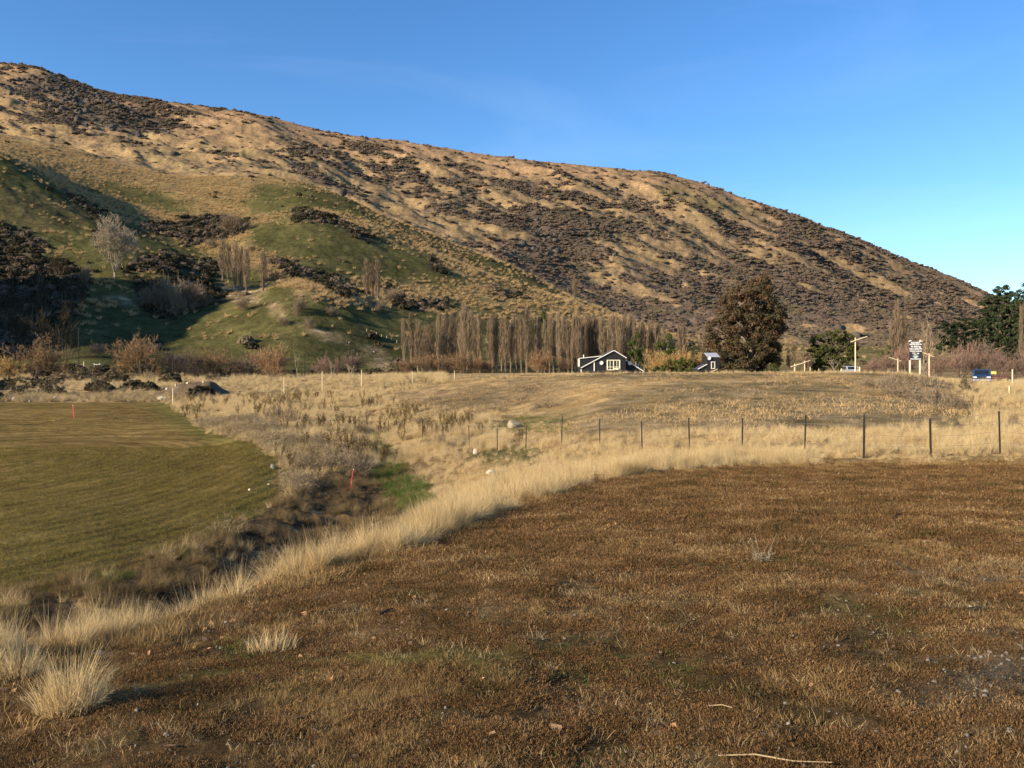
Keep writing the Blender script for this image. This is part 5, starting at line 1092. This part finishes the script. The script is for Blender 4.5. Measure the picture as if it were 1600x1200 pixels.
# ------------------------------------------------------------------ stakes, sticks, stones, soil heap
def stake(label, px, bot, top, wpx, lean, mat='pink', name='stake'):
    p = hit(px, bot, 15); q_ = p.y/F; h = (bot-top)*q_; o = thing(name, label, 'stake', p)
    MB().tube([(0, 0, -.2), (lean*h*.6, 0, h*.6), (lean*h, 0, h)], [wpx*q_/2, wpx*q_/2, wpx*q_/2*.8], 6).build('shaft', M[mat], o)
    MB().tube([(lean*h, 0, h*.96), (lean*h*1.03, 0, h*1.01)], wpx*q_*.62, 6).build('tip', M['white'], o); return o
stake('bright pink marker stake leaning beside the twiggy ditch shrub', 547, 766, 733, 1.15, .16)
stake('thin faded red stake standing in the sown field', 116, 652, 633, 1.3, -.1)
def rock(label, px, bot, wpx, hpx, mat, seed, dark=None, grp=None, nm='rock', rz=None):
    p = hit(px, bot, 8); q_ = p.y/F; r_ = np.random.RandomState(seed)
    import bmesh
    bm = bmesh.new(); bmesh.ops.create_icosphere(bm, subdivisions=3, radius=1.0)
    k1 = r_.rand(3)*6; fl_ = [(Vector(r_.randn(3)).normalized(), .62+.25*r_.rand()) for _ in range(9)]
    for v in bm.verts:
        n = v.co.normalized(); s = 1+.10*math.sin(n.x*3+k1[0])*math.cos(n.y*4+k1[1])+.05*math.sin(n.z*9+n.x*7+k1[2])
        c_ = n*s
        for a, d in fl_:
            e_ = c_.dot(a)-d
            if e_ > 0: c_ -= a*e_*.85
        v.co = Vector((c_.x*wpx*q_/2, c_.y*wpx*q_/2*.8, c_.z*hpx*q_*.75))
    me = bpy.data.meshes.new(nm); bm.to_mesh(me); bm.free()
    o = link(nm, me, M[mat]); o.location = p+Vector((0, 0, hpx*q_*.2)); o.rotation_euler = (0, 0, r_.rand()*.6-.3); return tag(o, label, 'rock', grp)
rock('rounded tan boulder on the green patch of the paddock edge', 803, 668, 22, 14, 'boulder', 1)
rock('flat white stone on the slope below the boulder', 767, 740, 15, 8, 'palestone', 2)
rock('small upright white stone above the flat white one', 743, 709, 8, 9, 'palestone', 3)
rock('long pale stone at the far corner of the sown field', 254, 624, 18, 6, 'palestone', 4)
gE = 'white stones along the far edge of the sown field'
rock('white stone at the far field edge, the largest left of centre', 87, 625, 9, 7, 'palestone', 5, grp=gE)
rock('white stone at the far field edge, nearest the left corner', 22, 626, 7, 6, 'palestone', 6, grp=gE)
rock('tiny white stone at the far field edge between two larger ones', 46, 628, 3.5, 3, 'palestone', 7, grp=gE)
rock('tiny white stone at the far field edge right of the largest', 137, 626.5, 4, 3, 'palestone', 8, grp=gE)
rock('orange-tan stone on dark soil at the side of the field', 427, 732, 9, 8, 'stone', 9)
gD = 'pale stones on the ditch shoulder'
for i, (px, py, what) in enumerate([(443, 741, 'below the orange-tan one'), (480, 763, 'the upper of the pair by the ditch'), (486, 770, 'the lower of the pair by the ditch'), (420, 758, 'near the field edge'), (458, 713, 'above the orange-tan one'), (390, 766, 'alone in the sown field')]):
    rock('small pale stone '+what, px, py, 5, 3.5, 'palestone', 20+i, grp=gD)
gM = 'stones on the soil heap'
mo = at(300, 134); mw = 14.; 
n1_, n2_ = 46, 30; uu = np.linspace(-1, 1, n1_); vv = np.linspace(-1, 1, n2_); UU, VV = np.meshgrid(uu, vv)
env = np.clip(1-np.abs(UU)**2.2, 0, 1)*np.clip(1-VV**2, 0, 1); prof = np.interp(UU, [-1, -.55, -.2, .1, .45, .62, 1], [0, .42, .85, .9, 1., .55, 0])
hz = 2.35*prof*np.clip(1-VV**2, 0, 1)**.8+.22*env*fbm(UU*6+3, VV*4, 4)-.15*(1-env)
Vm = np.stack([UU*mw/2, VV*3.6, hz], -1).reshape(-1, 3); ii, jj = np.meshgrid(np.arange(n2_-1), np.arange(n1_-1), indexing='ij'); a = (ii*n1_+jj).ravel()
o = link('soil_heap', mesh_np('soil_heap', Vm, np.stack([a, a+1, a+n1_+1, a+n1_], 1), smooth=True), M['soil']); o.location = mo-Vector((0, 0, .3)); tag(o, 'low heap of dug earth and rubble beyond the sown field', 'soil heap')
for i, (px, u0, what) in enumerate([(278, -.30, 'upper left on the heap'), (296, -.05, 'brightest, on top of the heap'), (321, .3, 'small one near the steep end'), (264, -.5, 'on the left flank of the heap')]):
    u_ = (px-300)*134/F/(mw/2); zt = 2.35*np.interp(u_, [-1, -.55, -.2, .1, .45, .62, 1], [0, .42, .85, .9, 1., .55, 0])
    r0 = rock('pale stone '+what, px, 600, 3.6, 3, 'palestone', 40+i, grp=gM); r0.location = mo+Vector((u_*mw/2, -.8, zt*.93-.25))
# straw, twig and dead plant in the foreground
def on(px, py): return hit(px, py, 1.8)
def lying(name, label, cat, pts, rad, mat):
    P = [on(a, b_)+Vector((0, 0, .018+.01*(i % 2))) for i, (a, b_) in enumerate(pts)]; o0 = P[0].copy()
    o = MB().tube([p-o0 for p in P], rad, 6).build(name, M[mat], None, o0); tag(o, label, cat); return o
lying('straw', 'long pale straw lying at the bottom edge of the picture', 'straw', [(1122, 1187), (1180, 1189), (1240, 1196), (1300, 1202)], [.003, .0034, .003, .002], 'straw')
lying('straw', 'short pale straw lying left of the long one', 'straw', [(1108, 1108), (1128, 1110), (1144, 1111)], .002, 'straw')
lying('twig', 'dark curved twig lying on the brown turf at the right', 'twig', [(1397, 811), (1408, 801), (1420, 797), (1434, 794)], [.012, .02, .014, .006], 'post')
lying('twig', 'dark short twig on the turf near the bank', 'twig', [(592, 964), (604, 960), (614, 954)], [.012, .012, .004], 'post')
p = on(1190, 878); o = thing('dead_plant', 'small dead plant with pale upright stalks on the turf', 'plant', p)
P0, P1, W0, W1, lv = stems(np.random.RandomState(3), 22, .10, .06, 1.0, 2, 3, .7, .006, wob=.5); g = G(); ribbons(g, P0, P1, W0, W1, rt)
for dx_, hh in ((-.05, .26), (.12, .27), (.10, .2)): ribbons(g, np.array([[dx_*.5, 0, 0], [dx_*.7, 0, hh*.5]]), np.array([[dx_*.7, 0, hh*.5], [dx_*1.25, .01, hh]]), np.full(2, .006), np.full(2, .004), rt, cross=True)
link('stalk', g.mesh('stalk', M['pale']), None, o); g = G(); blades(g, 50, (.02, .07), .07, .005, 1., rt, .5, 2); link('leaf', g.mesh('leaf', M['lush']), None, o)
gT = 'tussocks along the bank top'
def big_tuft(label, px, py, hgt, wd, n, seed, leanx=.35):
    r_ = np.random.RandomState(seed); g = G(); p = on(px, py)
    blades(g, n, (hgt*.35, hgt*.8), wd, .0042, .6, r_, .7, 5); blades(g, n//3, (hgt*.8, hgt*1.15), wd*.6, .0035, leanx, r_, .35, 5)
    o = link('grass_tussock', g.mesh('grass_tussock', M['dry']), None, None, p); tag(o, label, 'grass tuft', gT); return o
big_tuft('large pale dry tussock at the bottom left with a long shadow', 112, 1110, .30, .15, 700, 1)
big_tuft('pale dry tussock cut by the left edge above the large one', 30, 1055, .17, .12, 260, 2)
big_tuft('dry tussock on the bank a little above the large one', 215, 985, .24, .16, 340, 3)
big_tuft('dry tussock with tall stalks where the bank turns, left of the middle', 330, 940, .30, .2, 400, 4)
big_tuft('tall upright dry tussock standing over the dark ditch', 445, 893, .55, .16, 560, 5, .15)
big_tuft('broad leaning dry tussock right of the tall upright one', 540, 878, .40, .3, 600, 6)
big_tuft('broad dry tussock at the dark hollow of the bank', 640, 855, .36, .3, 500, 7)
big_tuft('low dry tussock on the turf below the bank', 425, 1015, .15, .16, 220, 8)

# ------------------------------------------------------------------ vehicles
def vehicle(name, label, cat, loc, rz, paint, L, W_, Hh, prof, glassprof, bed=False, group=None):
    """body pushed across from a side profile; local x is forward"""
    o = thing(name, label, cat, loc, rz, group); wr = Hh*.19
    def side(poly, y0, y1, nm, mat, par=o, bev=.05):
        m_ = MB(); m_.prism(poly, y0, y1); return m_.build(nm, mat, par, bevel=bev)
    body = side([(x*L-L/2, z*Hh) for x, z in prof], -W_/2, W_/2, 'body', M[paint])
    cab = side([(x*L-L/2, z*Hh) for x, z in glassprof], -W_/2+.10, W_/2-.10, 'cabin', M[paint])
    gl = [(x*L-L/2, z*Hh) for x, z in glassprof]; cx_ = sum(a for a, _ in gl)/len(gl); cz_ = sum(b_ for _, b_ in gl)/len(gl)
    sh = [(cx_+(a-cx_)*.86, cz_+(b_-cz_)*.72) for a, b_ in gl]
    for s_ in (-1, 1): side(sh, s_*(W_/2-.10)-.012, s_*(W_/2-.10)+.012, 'side_window', M['glass'], o, 0)
    xs_ = sorted(gl, key=lambda t: t[0]); zt = max(b_ for _, b_ in gl); zb = min(b_ for _, b_ in gl)
    for sx, nm in ((-1, 'rear_window'), (1, 'windscreen')):
        tp = [a for a, b_ in gl if b_ > zt-.05]; bt = [a for a, b_ in gl if b_ < zb+.05]
        xa, xb = (min(bt), min(tp)) if sx < 0 else (max(bt), max(tp))
        m_ = MB(); w2 = W_/2-.24; e_ = .02*sx; za, zb2 = zb+.10, zt-.10
        fa = (za-zb)/(zt-zb); fb = (zb2-zb)/(zt-zb); xA = xa+(xb-xa)*fa+e_; xB = xa+(xb-xa)*fb+e_
        m_.add([(xA, -w2, za), (xA, w2, za), (xB, w2*.95, zb2), (xB, -w2*.95, zb2), (xA-e_, -w2, za), (xA-e_, w2, za), (xB-e_, w2*.95, zb2), (xB-e_, -w2*.95, zb2)], [(3, 2, 1, 0), (4, 5, 6, 7), (0, 1, 5, 4), (1, 2, 6, 5), (2, 3, 7, 6), (3, 0, 4, 7)]); m_.build(nm, M['glass'], o)
    for fx in (.2, .8):
        for s_ in (-1, 1):
            y = s_*(W_/2-.10); m_ = MB(); m_.tube([(fx*L-L/2, y-.11, wr), (fx*L-L/2, y+.11, wr)], wr, 18); wh = m_.build('wheel', M['tyre'], o)
            MB().tube([(fx*L-L/2, y-.12, wr), (fx*L-L/2, y+.12, wr)], wr*.58, 14).build('rim', M['chrome'], wh)
    for s_ in (-1, 1):
        MB().box(L/2-.02, s_*W_*.36, Hh*.46, .08, W_*.20, Hh*.09).build('headlight', M['lamp'], o, bevel=.02)
        MB().box(-L/2+.01, s_*W_*.42, Hh*.47, .06, W_*.10, Hh*.14).build('tail_light', M['red_lamp'], o, bevel=.01)
        MB().box(L*.16, s_*(W_/2+.09), Hh*.62, .10, .18, .14).build('wing_mirror', M['black'], o, bevel=.02)
    MB().box(L/2+.02, 0, Hh*.27, .12, W_*.94, Hh*.12).build('front_bumper', M['chrome'], o, bevel=.03); MB().box(-L/2-.02, 0, Hh*.27, .12, W_*.94, Hh*.10).build('rear_bumper', M['chrome'], o, bevel=.03)
    MB().box(L/2+.01, 0, Hh*.42, .05, W_*.45, Hh*.12).build('grille', M['post'], o)
    return o
PB = [(0, .20), (1, .20), (1, .50), (.74, .58), (0, .58)]
YV = 96; p = at(1533.5, YV)
vehicle('pickup', 'blue pickup parked on the road at the far right, facing the field', 'pickup', p, R(-118), 'car_blue', 4.9, 1.85, 1.62, PB, [(.34, .57), (.74, .57), (.64, .99), (.38, .99)])
YV = 122; p = at(1327, YV, -.3)
vehicle('car', 'silver car behind the foot of the tallest crossbar post, mostly hidden by grass', 'car', p, R(82), 'car_silver', 4.3, 1.75, 1.45, [(0, .18), (1, .18), (1, .50), (.72, .60), (0, .60)], [(.05, .59), (.74, .59), (.58, .99), (.14, .99)])
YV = 104; p = at(1568, YV, .1); tr_ = thing('trailer', 'low dark red trailer with an open rail frame right of the blue pickup', 'trailer', p, R(8))
MB().box(0, 0, .55, 2.3, 1.5, .12).build('deck', M['car_red'], tr_, bevel=.02)
m_ = MB()
for z in (.72, .95):
    for s_ in (-1, 1): m_.box(0, s_*.74, z, 2.3, .05, .05)
for x in (-1.1, -.4, .4, 1.1):
    for s_ in (-1, 1): m_.box(x, s_*.70, .78, .06, .05, .44)
m_.build('rail_frame', M['car_red'], tr_)
for s_ in (-1, 1):
    w_ = MB().tube([(.1, s_*.85-.08, .3), (.1, s_*.85+.08, .3)], .3, 16).build('wheel', M['tyre'], tr_); MB().tube([(.1, s_*.85-.09, .3), (.1, s_*.85+.09, .3)], .16, 12).build('rim', M['chrome'], w_)
MB().tube([(-1.1, 0, .5), (-1.9, 0, .42)], .04, 6).build('drawbar', M['post'], tr_)
YV = 108; p = at(1552.5, YV); o = thing('yellow_sign', 'small plain yellow road sign right of the blue pickup', 'sign', p)
MB().tube([(0, 0, -.4), (0, 0, 1.05)], .035, 6).build('post', M['post'], o); MB().box(0, -.05, 1.22, .62, .03, .36).build('plate', M['yellow_sign'], o, bevel=.01)
